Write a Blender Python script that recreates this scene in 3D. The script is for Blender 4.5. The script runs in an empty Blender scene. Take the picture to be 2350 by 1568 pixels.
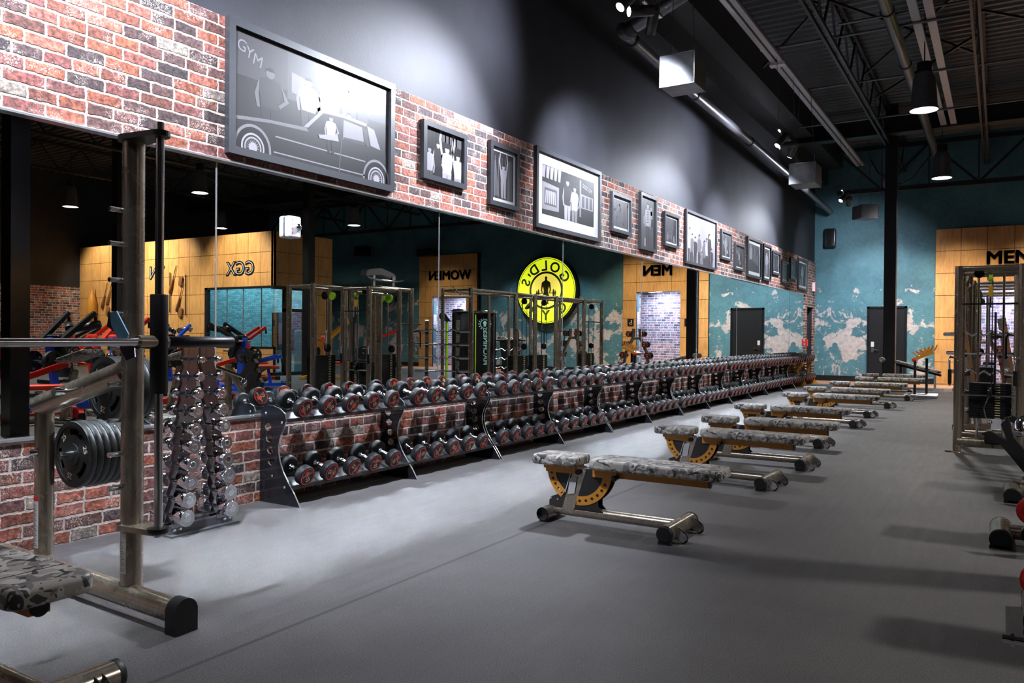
import bpy, math, random
from math import sin, cos, pi, radians as rad
from mathutils import Vector, Matrix
from mathutils.geometry import tessellate_polygon

SC = bpy.context.scene
COL = SC.collection
random.seed(7)

# ------------------------------------------------------------------ camera
CAMH = 1.25
FPX, YAW, PITCH, ROLL = 1817.0, rad(31.629), rad(-0.433), rad(-0.497)
cam = bpy.data.cameras.new('camera'); cam_o = bpy.data.objects.new('camera', cam); COL.objects.link(cam_o)
_f = Vector((-sin(YAW)*cos(PITCH), cos(YAW)*cos(PITCH), sin(PITCH)))
_r = Vector((cos(YAW), sin(YAW), 0)); _u = _r.cross(_f)
_r2 = _r*cos(ROLL) - _u*sin(ROLL); _u2 = _u*cos(ROLL) + _r*sin(ROLL)
cam_o.matrix_world = Matrix(((_r2.x, _u2.x, -_f.x, 0), (_r2.y, _u2.y, -_f.y, 0), (_r2.z, _u2.z, -_f.z, CAMH), (0, 0, 0, 1)))
cam.sensor_width = 36; cam.lens = FPX/2350*36; cam.clip_end = 200; cam.clip_start = 0.05
SC.camera = cam_o

# ------------------------------------------------------------------ world, exposure
W = bpy.data.worlds.new('world'); SC.world = W; W.use_nodes = True
W.node_tree.nodes['Background'].inputs[0].default_value = (0.02, 0.02, 0.025, 1)
SC.view_settings.view_transform = 'Standard'; SC.view_settings.look = 'None'
SC.view_settings.gamma = 1; SC.view_settings.use_curve_mapping = False
SC.view_settings.exposure = 0.5
try:
    SC.cycles.blur_glossy = 0.0; SC.cycles.sample_clamp_indirect = 0.0
    SC.cycles.max_bounces = 8; SC.cycles.diffuse_bounces = 4; SC.cycles.glossy_bounces = 5
except Exception: pass

# ------------------------------------------------------------------ lights
def spot(loc, aim, power, size=90, blend=.6, rad_=.12, color=(1, 1, 1)):
    l = bpy.data.lights.new('spot_light', 'SPOT'); l.energy = power; l.spot_size = rad(size); l.spot_blend = blend
    l.shadow_soft_size = rad_; l.color = color
    o = bpy.data.objects.new('spot_light', l); COL.objects.link(o); o.location = loc
    o.rotation_euler = (Vector(aim)-Vector(loc)).to_track_quat('-Z', 'Y').to_euler(); return o
def area(loc, aim, power, sx, sy, color=(1, 1, 1)):
    l = bpy.data.lights.new('area_light', 'AREA'); l.energy = power; l.shape = 'RECTANGLE'; l.size = sx; l.size_y = sy; l.color = color
    o = bpy.data.objects.new('area_light', l); COL.objects.link(o); o.location = loc
    o.rotation_euler = (Vector(aim)-Vector(loc)).to_track_quat('-Z', 'Y').to_euler(); return o
COOL = (.82, .88, 1.0)
# track heads beside the left wall: (head position, aim)
HEADS = [((-3.2, 1.0, 4.62), (-4.72, -1.0, 1.7)), ((-3.2, 1.8, 4.62), (-4.72, 3.6, 1.7)),
         ((-3.2, 7.35, 4.62), (-4.72, 5.2, 1.9)), ((-3.2, 8.0, 4.62), (-4.72, 10.2, 1.9)),
         ((-3.2, 13.9, 4.62), (-4.72, 12.3, 1.9)), ((-3.2, 14.75, 4.62), (-4.72, 15.6, 1.9)),
         ((-3.2, 20.2, 4.62), (-4.72, 18.4, 1.9)), ((-3.2, 20.95, 4.62), (-3.9, 24.7, 2.3))]
HPOW = [620, 1080, 1080, 1000, 900, 820, 640, 260]
for i, ((p, a), w) in enumerate(zip(HEADS, HPOW)):
    d = (Vector(a)-Vector(p)).normalized()
    spot(Vector(p)+d*.2, a, w, 96, .8, .13 if i < 7 else .08, COOL)
# added third head on each bar, invented to wash the black plaster
ADDED_WASH = [((-3.2, 1.4, 4.62), (-4.72, 2.4, 4.2), 110), ((-3.2, 7.68, 4.62), (-4.72, 6.2, 4.3), 200), ((-3.2, 14.3, 4.62), (-4.72, 13.6, 4.35), 200), ((-3.2, 20.55, 4.62), (-4.72, 19.2, 4.3), 120)]
for p, a, w in ADDED_WASH:
    d = (Vector(a)-Vector(p)).normalized(); spot(Vector(p)+d*.2, a, w, 125, 1.0, .1, (.78, .82, 1.0))
BAYS = [(-1.1, 14.6, 5.0), (-1.19, 20.95, 5.0), (8.9, 13.7, 5.0), (14.4, 13.3, 5.0), (14.4, 18.7, 5.0), (9.6, 20.4, 5.0),
        (-1.1, 7.4, 5.0), (-1.1, .2, 5.0), (4, 6, 5.0), (4, 17.5, 5.0), (9, 5, 5.0)]  # this row: unseen lamps added for the hall's ambient light
BPOW = [620, 420, 460, 460, 380, 110, 60, 30, 900, 220, 520]
for b, w in zip(BAYS, BPOW):
    spot((b[0], b[1], b[2]-.03), (b[0], b[1], 0), w, 140, .6, .2, (1, .975, .94))
# wall washers over the wood and teal walls
for x, w, c in ((-1.0, 300, (1, .84, .6)), (.9, 300, (1, .84, .6)), (8.7, 120, (1, .88, .7))):
    spot((x, 22.4, 5.0), (x, 24.7, .2), w*1.3, 80, .8, .1, c)
for x in (3.2, 5.4): spot((x, 22.2, 5.0), (x, 24.7, .3), 330, 60, .8, .1, (.8, .95, 1))
spot((-2.9, 21.5, 4.9), (-3.0, 24.75, .9), 620, 75, .7, .08, (.85, .95, 1))
for x in (10.2, 13.6, 14.8, 17.2): spot((x, 14.2, 4.9), (x, 16.1, 3.0), 420, 85, .7, .1, (1, .9, .72))

# ------------------------------------------------------------------ materials
MATS = {}
def nmat(name):
    m = bpy.data.materials.new(name); m.use_nodes = True; MATS[name] = m
    nt = m.node_tree; return m, nt, nt.nodes['Principled BSDF']
def N(nt, t, **kw):
    n = nt.nodes.new(t)
    for k, v in kw.items():
        if k in n.inputs: n.inputs[k].default_value = v
        else: setattr(n, k, v)
    return n
def L(nt, a, b): nt.links.new(a, b)
def ramp(nt, fac, stops, interp='LINEAR'):
    r = nt.nodes.new('ShaderNodeValToRGB'); r.color_ramp.interpolation = interp
    e = r.color_ramp.elements
    while len(e) < len(stops): e.new(.5)
    for i, (p, c) in enumerate(stops):
        e[i].position = p; e[i].color = (*c, 1) if len(c) == 3 else c
    L(nt, fac, r.inputs[0]); return r.outputs[0]
def mix(nt, f, a, b, mode='MIX'):
    m = nt.nodes.new('ShaderNodeMix'); m.data_type = 'RGBA'; m.blend_type = mode
    for sock, v in ((m.inputs[0], f), (m.inputs[6], a), (m.inputs[7], b)):
        if hasattr(v, 'links'): L(nt, v, sock)
        elif isinstance(v, (int, float)): sock.default_value = v
        else: sock.default_value = (*v, 1)
    return m.outputs[2]
def mth(nt, op, a, b=0.0):
    m = nt.nodes.new('ShaderNodeMath'); m.operation = op
    for sock, v in ((m.inputs[0], a), (m.inputs[1], b)):
        if hasattr(v, 'links'): L(nt, v, sock)
        else: sock.default_value = v
    return m.outputs[0]
def noise(nt, vec, scale, detail=4, rough=.55, dist=0.0):
    n = N(nt, 'ShaderNodeTexNoise', Scale=scale, Detail=detail, Roughness=rough, Distortion=dist)
    if vec is not None: L(nt, vec, n.inputs['Vector'])
    return n
def objco(nt): return nt.nodes.new('ShaderNodeTexCoord').outputs['Object']
def swz(nt, vec, order, scale=(1, 1, 1)):
    s = nt.nodes.new('ShaderNodeSeparateXYZ'); L(nt, vec, s.inputs[0]); c = nt.nodes.new('ShaderNodeCombineXYZ')
    for i, ch in enumerate(order):
        if ch in 'XYZ': L(nt, s.outputs[ch], c.inputs[i])
    return c.outputs[0]
def bump(nt, b, h, st=.3, dist=.01):
    n = nt.nodes.new('ShaderNodeBump'); n.inputs['Strength'].default_value = st; n.inputs['Distance'].default_value = dist
    L(nt, h, n.inputs['Height']); L(nt, n.outputs[0], b.inputs['Normal'])

def plain(name, c, rough=.5, metal=0.0, coat=0.0, nz=0.0, nsc=20, bmp=0.0, spec=.5):
    m, nt, b = nmat(name); b.inputs['Specular IOR Level'].default_value = spec
    b.inputs['Base Color'].default_value = (*c, 1); b.inputs['Roughness'].default_value = rough
    b.inputs['Metallic'].default_value = metal; b.inputs['Coat Weight'].default_value = coat
    co = objco(nt); n = noise(nt, co, nsc)
    lo = tuple(max(0, v*(1-nz)) for v in c); hi = tuple(min(1, v*(1+nz)) for v in c)
    L(nt, ramp(nt, n.outputs[0], [(.3, lo), (.7, hi)]), b.inputs['Base Color'])
    if bmp: bump(nt, b, noise(nt, co, 180, 2).outputs[0], bmp, .002)
    return m
def emis(name, c, s):
    m, nt, b = nmat(name); b.inputs['Base Color'].default_value = (*c, 1)
    b.inputs['Emission Color'].default_value = (*c, 1); b.inputs['Emission Strength'].default_value = s; return m

def brick_mat(name, order, tone='red', bw=.235, bh=.0775, mort=.016, mc=(.56, .47, .42), distort=.012):
    m, nt, b = nmat(name); co = objco(nt); v = swz(nt, co, order)
    nd = noise(nt, co, 22, 4, .65); 
    sub = nt.nodes.new('ShaderNodeVectorMath'); sub.operation = 'SUBTRACT'; L(nt, nd.outputs['Color'], sub.inputs[0]); sub.inputs[1].default_value = (.5, .5, .5)
    sc = nt.nodes.new('ShaderNodeVectorMath'); sc.operation = 'SCALE'; L(nt, sub.outputs[0], sc.inputs[0]); sc.inputs['Scale'].default_value = distort*2.2
    ad = nt.nodes.new('ShaderNodeVectorMath'); ad.operation = 'ADD'; L(nt, v, ad.inputs[0]); L(nt, sc.outputs[0], ad.inputs[1])
    br = N(nt, 'ShaderNodeTexBrick'); br.offset = .5; br.squash = .72; br.squash_frequency = 3
    for k, val in (('Scale', 1.0), ('Mortar Size', mort*.62), ('Mortar Smooth', .6), ('Bias', 0.0), ('Brick Width', bw), ('Row Height', bh)): br.inputs[k].default_value = val
    br.inputs['Color1'].default_value = (0, 0, 0, 1); br.inputs['Color2'].default_value = (1, 1, 1, 1); br.inputs['Mortar'].default_value = (.5, .5, .5, 1)
    L(nt, ad.outputs[0], br.inputs['Vector'])
    if tone == 'red':
        st = [(0, (0.030, 0.026, 0.030)), (.14, (0.060, 0.036, 0.036)), (.30, (0.138, 0.050, 0.036)), (.46, (0.247, 0.075, 0.042)), (.60, (0.277, 0.095, 0.069)), (.72, (0.159, 0.054, 0.050)), (.84, (0.099, 0.054, 0.050)), (.92, (0.050, 0.039, 0.045)), (.97, (0.258, 0.217, 0.188))]
    elif tone == 'blue':
        st = [(0, (.06, .05, .08)), (.3, (.14, .11, .16)), (.6, (.24, .16, .19)), (.85, (.3, .2, .22)), (1, (.12, .14, .2))]  # brick tones with a bluish light mixed in
    else:
        st = [(0, (.30, .33, .34)), (.5, (.42, .45, .46)), (1, (.55, .58, .58))]
    colr = ramp(nt, br.outputs['Color'], st, 'LINEAR')
    n1 = noise(nt, co, 34, 6, .7); n2 = noise(nt, co, 120, 3, .7)
    c1 = mix(nt, .8, colr, ramp(nt, n1.outputs[0], [(.34, (.22, .2, .2)), (.48, (.95, .95, .95)), (.66, (2.6, 2.2, 1.9))]), 'MULTIPLY')
    pale = mth(nt, 'MULTIPLY', ramp(nt, n2.outputs[0], [(.52, (0, 0, 0)), (.58, (1, 1, 1))]), ramp(nt, noise(nt, co, 5.5, 2).outputs[0], [(.52, (0, 0, 0)), (.62, (.85, .85, .85))]))
    c2 = mix(nt, pale, c1, mc)
    c3 = mix(nt, br.outputs['Fac'], c2, mix(nt, n1.outputs[0], tuple(x*.75 for x in mc), mc))
    L(nt, c3, b.inputs['Base Color']); b.inputs['Roughness'].default_value = .85
    h = mth(nt, 'ADD', mth(nt, 'MULTIPLY', br.outputs['Fac'], -1.0), mth(nt, 'MULTIPLY', n1.outputs[0], 1.3))
    bump(nt, b, h, .8, .012); return m
M_BRICK = brick_mat('brick_left', 'YZ0')
M_BRICKX = brick_mat('brick_front', 'XZ0')
M_BRICKB = brick_mat('brick_blue_lit', 'XZ0', 'blue', .24, .085, .014, (.75, .75, .8))  # niche brick; the bluish light inside is put into its colour
M_BRICKBY = brick_mat('brick_blue_lit_side', 'YZ0', 'blue', .24, .085, .014, (.75, .75, .8))
M_BRICKW = brick_mat('brick_white', 'XZ0', 'white', .2, .07, .008, (.3, .33, .34), .004)
M_BRICKR = brick_mat('brick_right', 'YZ0', 'red', .24, .085, .014, (.7, .62, .58))

def wallblack():
    m, nt, b = nmat('black_plaster'); co = objco(nt); n = noise(nt, co, 1.3, 5); n2 = noise(nt, co, 60, 3)
    L(nt, ramp(nt, n.outputs[0], [(.3, (.017, .017, .022)), (.7, (.030, .030, .038))]), b.inputs['Base Color'])
    b.inputs['Roughness'].default_value = .62; b.inputs['Specular IOR Level'].default_value = .3; bump(nt, b, n2.outputs[0], .25, .004); return m
M_BLACKWALL = wallblack()

def teal():
    m, nt, b = nmat('peeling_teal_paint'); co = objco(nt)
    s = nt.nodes.new('ShaderNodeSeparateXYZ'); L(nt, co, s.inputs[0]); z = s.outputs['Z']
    base = ramp(nt, noise(nt, co, .9, 6, .6).outputs[0], [(.25, (.038, .105, .135)), (.5, (.065, .18, .22)), (.75, (.10, .245, .29))])
    fine = ramp(nt, noise(nt, co, 14, 5, .7).outputs[0], [(.3, (.75, .78, .8)), (.7, (1.15, 1.1, 1.1))])
    base = mix(nt, 1.0, base, fine, 'MULTIPLY')
    co2 = swz(nt, co, 'X0Z')
    big = noise(nt, co2, 1.45, 12, .68, .35).outputs[0]
    # threshold: much peeling below 1.8 m, little above 3 m
    thr = ramp(nt, mth(nt, 'DIVIDE', z, 5.0), [(0.0, (.55,)*3), (.12, (.52,)*3), (.22, (.492,)*3), (.34, (.52,)*3), (.50, (.565,)*3), (.62, (.64,)*3), (.75, (.85,)*3)])
    pe = mth(nt, 'MULTIPLY', mth(nt, 'SUBTRACT', big, thr), 60)
    sp = noise(nt, co2, 9, 8, .75).outputs[0]
    thr2 = ramp(nt, mth(nt, 'DIVIDE', z, 5.0), [(0.0, (.585,)*3), (.35, (.60,)*3), (.55, (.665,)*3), (.75, (.8,)*3)])
    pe2 = mth(nt, 'MULTIPLY', mth(nt, 'SUBTRACT', sp, thr2), 60)
    cl = nt.nodes.new('ShaderNodeClamp'); L(nt, mth(nt, 'MAXIMUM', pe, pe2), cl.inputs[0])
    under = ramp(nt, noise(nt, co, 11, 5).outputs[0], [(.3, (.36, .30, .30)), (.7, (.56, .49, .47))])
    L(nt, mix(nt, cl.outputs[0], base, under), b.inputs['Base Color']); b.inputs['Roughness'].default_value = .6
    bump(nt, b, cl.outputs[0], .2, .004); return m
M_TEAL = teal()

def wood_tiles():
    m, nt, b = nmat('birch_panels'); co = objco(nt)
    g = nt.nodes.new('ShaderNodeMapping'); g.inputs['Scale'].default_value = (6, 6, .9); L(nt, co, g.inputs[0])
    gr = noise(nt, g.outputs[0], 3.0, 6, .6, .6).outputs[0]; bl = noise(nt, co, 1.4, 4).outputs[0]
    c = ramp(nt, gr, [(.3, (.47, .225, .07)), (.6, (.62, .33, .115)), (.8, (.70, .40, .16))])
    c = mix(nt, .6, c, ramp(nt, bl, [(.3, (.7, .66, .6)), (.7, (1.15, 1.12, 1.05))]), 'MULTIPLY')
    L(nt, c, b.inputs['Base Color']); b.inputs['Roughness'].default_value = .5; return m
M_WOOD = wood_tiles()

def floor_mat():
    m, nt, b = nmat('rubber_floor'); co = objco(nt)
    sp = noise(nt, co, 190, 3, .95).outputs[0]; sw = noise(nt, co, 1.2, 5, .6).outputs[0]
    g = nt.nodes.new('ShaderNodeMapping'); g.inputs['Scale'].default_value = (14, 1.2, 1); g.inputs['Rotation'].default_value = (0, 0, .25); L(nt, co, g.inputs[0])
    sm = noise(nt, g.outputs[0], 1.5, 6, .7).outputs[0]
    c = ramp(nt, sw, [(.3, (.062, .060, .062)), (.7, (.090, .087, .087))])
    c = mix(nt, .75, c, ramp(nt, sp, [(.38, (.3, .3, .3)), (.5, (.95, .95, .95)), (.62, (3.0, 2.9, 2.8))]), 'MULTIPLY')
    c = mix(nt, .4, c, ramp(nt, sm, [(.35, (.8, .8, .8)), (.7, (1.3, 1.28, 1.25))]), 'MULTIPLY')
    s = nt.nodes.new('ShaderNodeSeparateXYZ'); L(nt, co, s.inputs[0])
    seam = None
    fx = mth(nt, 'ABSOLUTE', mth(nt, 'SUBTRACT', mth(nt, 'FRACT', mth(nt, 'DIVIDE', mth(nt, 'ADD', s.outputs['X'], 4.71), 1.22*3.52)), .5))
    seam = ramp(nt, fx, [(0.0, (.35,)*3), (.0006, (.35,)*3), (.0012, (1, 1, 1))])
    c = mix(nt, 1.0, c, seam, 'MULTIPLY')
    L(nt, c, b.inputs['Base Color'])
    L(nt, ramp(nt, sm, [(.3, (.50,)*3), (.7, (.66,)*3)]), b.inputs['Roughness'])
    bump(nt, b, sp, .25, .002); return m
M_FLOOR = floor_mat()

def steel(name, c, rust=.5, rough=.3):
    m, nt, b = nmat(name); co = objco(nt)
    n = noise(nt, co, 7, 6, .65).outputs[0]; g = nt.nodes.new('ShaderNodeMapping'); g.inputs['Scale'].default_value = (40, 40, 3); L(nt, co, g.inputs[0])
    st = noise(nt, g.outputs[0], 1.5, 4).outputs[0]
    lo = tuple(x*.82 for x in c); hi = tuple(min(1, x*1.15) for x in c)
    cc = ramp(nt, st, [(.3, lo), (.7, hi)])
    rm = ramp(nt, n, [(.62-.08*rust, (0, 0, 0)), (.72, (1, 1, 1))])
    L(nt, mix(nt, mth(nt, 'MULTIPLY', rm, rust), cc, (.24, .085, .03)), b.inputs['Base Color'])
    b.inputs['Metallic'].default_value = .78; L(nt, ramp(nt, n, [(.3, (rough-.04,)*3), (.75, (rough+.10,)*3)]), b.inputs['Roughness']); return m
M_STEEL = steel('raw_clear_coated_steel', (.37, .32, .255), .12, .22)
M_STEELR = steel('raw_rusty_steel', (.37, .32, .26), .45, .25)
M_CHROME = plain('chrome', (.78, .80, .84), .08, 1.0, nz=.03)
M_BRUSH = plain('brushed_chrome', (.62, .62, .64), .22, 1.0, nz=.08)
M_DARKREFL = plain('chrome_dark_reflection', (.30, .30, .33), .14, 1.0, nz=.1)  # chrome plates; the dark surroundings they reflect are put into the colour
M_GALV = plain('galvanised_sheet', (.14, .14, .155), .5, .6, nz=.18, nsc=9)
M_PIPE = plain('painted_pipe', (.16, .16, .17), .35, .6, nz=.15)
M_RUB = plain('black_rubber', (.013, .014, .016), .5, nz=.15, bmp=.2, spec=.32)
M_RUBP = plain('plate_rubber', (.016, .019, .019), .42, nz=.2, spec=.35)
M_BLK = plain('black_gloss', (.012, .012, .014), .16, nz=.1)
M_BLKM = plain('black_satin', (.012, .012, .014), .38, nz=.15, spec=.3)
M_FRAME = plain('frame_black', (.012, .013, .016), .14, nz=.12)
M_LABEL = plain('label_paper', (.75, .75, .74), .5, nz=.03)
M_PFRAME = plain('picture_frame_black', (.03, .032, .038), .38, nz=.1)
M_DECK = plain('ceiling_paint', (.10, .098, .10), .35, .3, nz=.2)
M_DARK = plain('dark_steel_paint', (.016, .016, .017), .45, nz=.2)
M_TRACK = plain('strut_paint', (.5, .48, .5), .4, .3, nz=.12)
M_ORANGE = plain('orange_powder_coat', (.56, .23, .025), .38, nz=.08)
M_YEL = plain('yellow_powder_coat', (.8, .42, .03), .35, nz=.08)
M_RED = plain('red_paint', (.72, .02, .012), .35, nz=.06)
M_REDL = plain('red_leather', (.85, .05, .03), .4, nz=.06)
M_BLUE = plain('blue_powder_coat', (.01, .07, .62), .33, nz=.08)
M_WHITE = plain('white_plastic', (.6, .6, .62), .35, nz=.04)
M_WPAPER = plain('white_paper', (.42, .42, .43), .6, nz=.05)
M_CREAM = plain('cream_print', (.72, .62, .36), .5, nz=.05)
M_LIGHTNUM = plain('pale_print', (.85, .78, .6), .5, nz=.03)
M_REDP = plain('red_print', (.75, .012, .01), .4, nz=.03)
M_VIOLET = plain('violet_plastic', (.32, .2, .5), .5)
M_GREEN = plain('lime_plastic', (.42, .75, .02), .35, nz=.04)
M_WOODFL = plain('plank_floor', (.42, .22, .12), .45, nz=.2, nsc=5)
M_CYANDOOR = plain('dark_teal_fabric', (.01, .09, .11), .5)
M_SKYCHROME = plain('chrome_blue_reflection', (.25, .5, .75), .25, .5, nz=.03)  # blue reflection on the lever is put into the base colour
def mirror_mat():
    m, nt, b = nmat('mirror_glass'); b.inputs['Base Color'].default_value = (.80, .845, .82, 1)
    b.inputs['Metallic'].default_value = 1; b.inputs['Roughness'].default_value = 0.0; return m
M_MIRROR = mirror_mat()
M_EDGE = plain('mirror_edge', (.62, .64, .66), .2, .8)
def glass():
    m, nt, b = nmat('clear_glass'); nt.nodes.remove(b)
    t = nt.nodes.new('ShaderNodeBsdfTransparent'); t.inputs[0].default_value = (.9, .95, .95, 1)
    g = nt.nodes.new('ShaderNodeBsdfGlossy'); g.inputs['Roughness'].default_value = .02
    mx = nt.nodes.new('ShaderNodeMixShader'); mx.inputs[0].default_value = .08
    L(nt, t.outputs[0], mx.inputs[1]); L(nt, g.outputs[0], mx.inputs[2]); L(nt, mx.outputs[0], nt.nodes['Material Output'].inputs[0]); return m
M_GLASS = glass()
def camo():
    m, nt, b = nmat('camouflage_vinyl'); co = objco(nt)
    a = noise(nt, co, 11, 1.5, .5, 1.2).outputs[0]
    mp = nt.nodes.new('ShaderNodeMapping'); mp.inputs['Location'].default_value = (5, 3, 9); L(nt, co, mp.inputs[0])
    a2 = noise(nt, mp.outputs[0], 13, 1.5, .5, 1.4).outputs[0]
    mp2 = nt.nodes.new('ShaderNodeMapping'); mp2.inputs['Location'].default_value = (15, 13, 2); L(nt, co, mp2.inputs[0])
    a3 = noise(nt, mp2.outputs[0], 16, 1.2, .5, 1.2).outputs[0]
    c = ramp(nt, a, [(0, (.38, .355, .315)), (.5, (.19, .18, .17))], 'CONSTANT')
    c = mix(nt, ramp(nt, a2, [(0, (0,)*3), (.57, (1,)*3)], 'CONSTANT'), c, (.56, .525, .49))
    c = mix(nt, ramp(nt, a3, [(0, (0,)*3), (.58, (1,)*3)], 'CONSTANT'), c, (.05, .048, .05))
    c = mix(nt, .2, c, noise(nt, co, 300, 2).outputs[0], 'MULTIPLY')
    L(nt, c, b.inputs['Base Color']); b.inputs['Roughness'].default_value = .42
    bump(nt, b, noise(nt, co, 150, 2).outputs[0], .15, .002); return m
M_CAMO = camo()
M_LAMP = emis('lamp_lens', (1, .98, .95), 14)
M_LAMPC = emis('spot_lens', (.9, .95, 1), 25)
def sign_mat():
    m, nt, b = nmat('backlit_yellow_acrylic')
    c = nt.nodes.new('ShaderNodeTexCoord'); ln = nt.nodes.new('ShaderNodeVectorMath'); ln.operation = 'LENGTH'; L(nt, c.outputs['Object'], ln.inputs[0])
    col = ramp(nt, ln.outputs['Value'], [(0, (.95, .62, .12)), (.55, (.9, .72, .10)), (.9, (.80, .92, .02))])
    L(nt, col, b.inputs['Base Color']); L(nt, col, b.inputs['Emission Color']); b.inputs['Emission Strength'].default_value = .72; return m
M_SIGN = sign_mat()
TONES = {}
def tone(v):
    v = round(v, 2)
    if v not in TONES: TONES[v] = plain('print_grey_%02d' % int(v*100), (v**1.5*.45, v**1.5*.42, v**1.5*.46), .35, nz=.06, nsc=40)
    return TONES[v]

# ------------------------------------------------------------------ mesh builder
class MB:
    def __init__(s): s.v = []; s.f = []; s.m = []; s.s = []; s.mats = []
    def mi(s, m):
        if m not in s.mats: s.mats.append(m)
        return s.mats.index(m)
    def add(s, v, f, m, smooth=False, T=None):
        b = len(s.v); k = s.mi(m)
        s.v += [tuple(T @ Vector(p)) if T is not None else tuple(p) for p in v]
        for q in f: s.f.append([b+i for i in q]); s.m.append(k); s.s.append(smooth)
        return s
    def box(s, a, b, m, T=None):
        x0, y0, z0 = a; x1, y1, z1 = b
        v = [(x0, y0, z0), (x1, y0, z0), (x1, y1, z0), (x0, y1, z0), (x0, y0, z1), (x1, y0, z1), (x1, y1, z1), (x0, y1, z1)]
        return s.add(v, [(0, 3, 2, 1), (4, 5, 6, 7), (0, 1, 5, 4), (1, 2, 6, 5), (2, 3, 7, 6), (3, 0, 4, 7)], m, False, T)
    def bar(s, p0, p1, w, h, m, up=(0, 0, 1)):
        p0, p1 = Vector(p0), Vector(p1); d = p1-p0; l = d.length; d.normalize(); u = Vector(up)
        if abs(d.dot(u)) > .98: u = Vector((1, 0, 0))
        r = d.cross(u).normalized(); u = r.cross(d)
        T = Matrix(((d.x, r.x, u.x, p0.x), (d.y, r.y, u.y, p0.y), (d.z, r.z, u.z, p0.z), (0, 0, 0, 1)))
        return s.box((0, -w/2, -h/2), (l, w/2, h/2), m, T)
    def cyl(s, p0, p1, r, m, r2=None, seg=16, cap=True, bev=0.0):
        p0, p1 = Vector(p0), Vector(p1); l = (p1-p0).length; r2 = r if r2 is None else r2
        if bev: prof = [(r-bev, 0), (r, bev), (r2, l-bev), (r2-bev, l)]
        else: prof = [(r, 0), (r2, l)]
        return s.lathe(prof, p0, (p1-p0), m, seg, cap)
    def lathe(s, prof, o, axis, m, seg=20, cap=True, mcap=None):
        o = Vector(o); d = Vector(axis).normalized(); a = Vector((0, 0, 1)) if abs(d.z) < .9 else Vector((1, 0, 0))
        u = d.cross(a).normalized(); w = d.cross(u)
        v = []; f = []; n = len(prof)
        for r, h in prof:
            for i in range(seg):
                t = 2*pi*i/seg; v.append(o+d*h+(u*cos(t)+w*sin(t))*r)
        for j in range(n-1):
            for i in range(seg):
                k = (i+1) % seg; f.append((j*seg+i, (j+1)*seg+i, (j+1)*seg+k, j*seg+k))
        s.add(v, f, m, True)
        if cap:
            s.add(v[:seg], [tuple(range(seg))], mcap or m); s.add(v[-seg:], [tuple(reversed(range(seg)))], mcap or m)
        return s
    def tube(s, pts, r, m, seg=12, closed=False):
        P = [Vector(p) for p in pts]; n = len(P); v = []; f = []; prev = None
        for i, p in enumerate(P):
            if closed: a = P[i-1]; b = P[(i+1) % n]
            else: a = P[max(0, i-1)]; b = P[min(n-1, i+1)]
            d = (b-a).normalized()
            if prev is None:
                q = Vector((0, 0, 1)) if abs(d.z) < .9 else Vector((1, 0, 0)); u = d.cross(q).normalized()
            else: u = (prev - d*prev.dot(d)).normalized()
            prev = u; w = d.cross(u); k = 1.0
            if 0 < i < n-1 or closed:
                c = (P[i]-P[i-1]).normalized().dot((P[(i+1) % n]-P[i]).normalized()); k = 1/max(.5, math.sqrt(max(.01, (1+c)/2)))
            for j in range(seg):
                t = 2*pi*j/seg; v.append(p+(u*cos(t)+w*sin(t))*r*(1+(k-1)*.5))
        for i in range(n if closed else n-1):
            for j in range(seg):
                k = (j+1) % seg; i2 = (i+1) % n
                f.append((i*seg+j, i*seg+k, i2*seg+k, i2*seg+j))
        s.add(v, f, m, True)
        if not closed:
            s.add(v[:seg], [tuple(reversed(range(seg)))], m); s.add(v[-seg:], [tuple(range(seg))], m)
        return s
    def prism(s, poly, m, T, th, holes=(), medge=None):
        """extrude a 2D outline (with holes) th along local +z of T"""
        loops = [poly]+list(holes); flat = [p for l in loops for p in l]
        tris = tessellate_polygon([[Vector((x, y, 0)) for x, y in l] for l in loops])
        a = [(x, y, 0) for x, y in flat]; b = [(x, y, th) for x, y in flat]; n = len(flat)
        f = []
        for t in tris:
            p = [Vector(a[i]) for i in t]; up = (p[1]-p[0]).cross(p[2]-p[0]).z > 0
            t = tuple(t) if up else tuple(reversed(t))
            f.append(tuple(reversed(t))); f.append(tuple(i+n for i in t))
        s.add(a+b, f, m, False, T)
        e = []; base = 0
        for l in loops:
            k = len(l); ar = sum(l[i][0]*l[(i+1) % k][1]-l[(i+1) % k][0]*l[i][1] for i in range(k))
            inner = l is not poly
            for i in range(k):
                j = (i+1) % k; q = (base+i, base+j, base+j+n, base+i+n)
                if (ar < 0) != inner: q = tuple(reversed(q))
                e.append(q)
            base += k
        s.add(a+b, e, medge or m, False, T); return s
    def flat(s, poly, m, T):
        tris = tessellate_polygon([[Vector((x, y, 0)) for x, y in poly]]); f = []
        for t in tris:
            p = [poly[i] for i in t]; up = (p[1][0]-p[0][0])*(p[2][1]-p[0][1])-(p[1][1]-p[0][1])*(p[2][0]-p[0][0]) > 0
            f.append(tuple(t) if up else tuple(reversed(t)))
        return s.add([(x, y, 0) for x, y in poly], f, m, False, T)
    def pad(s, a, b, m, rc=.05, re=.02, T=None, seg=5):
        """cushion: rounded-corner slab between corners a and b"""
        x0, y0, z0 = a; x1, y1, z1 = b; rings = []
        def ring(ins, z):
            o = []; r = max(.004, rc-ins)
            for cx, cy, a0 in ((x1-rc, y1-rc, 0), (x0+rc, y1-rc, 90), (x0+rc, y0+rc, 180), (x1-rc, y0+rc, 270)):
                for i in range(seg+1):
                    t = rad(a0+90*i/seg); o.append((cx+r*cos(t), cy+r*sin(t), z))
            return o
        for k in range(4): t = k/3*pi/2; rings.append(ring(re*(1-sin(t)), z0+re*(1-cos(t))))
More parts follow.
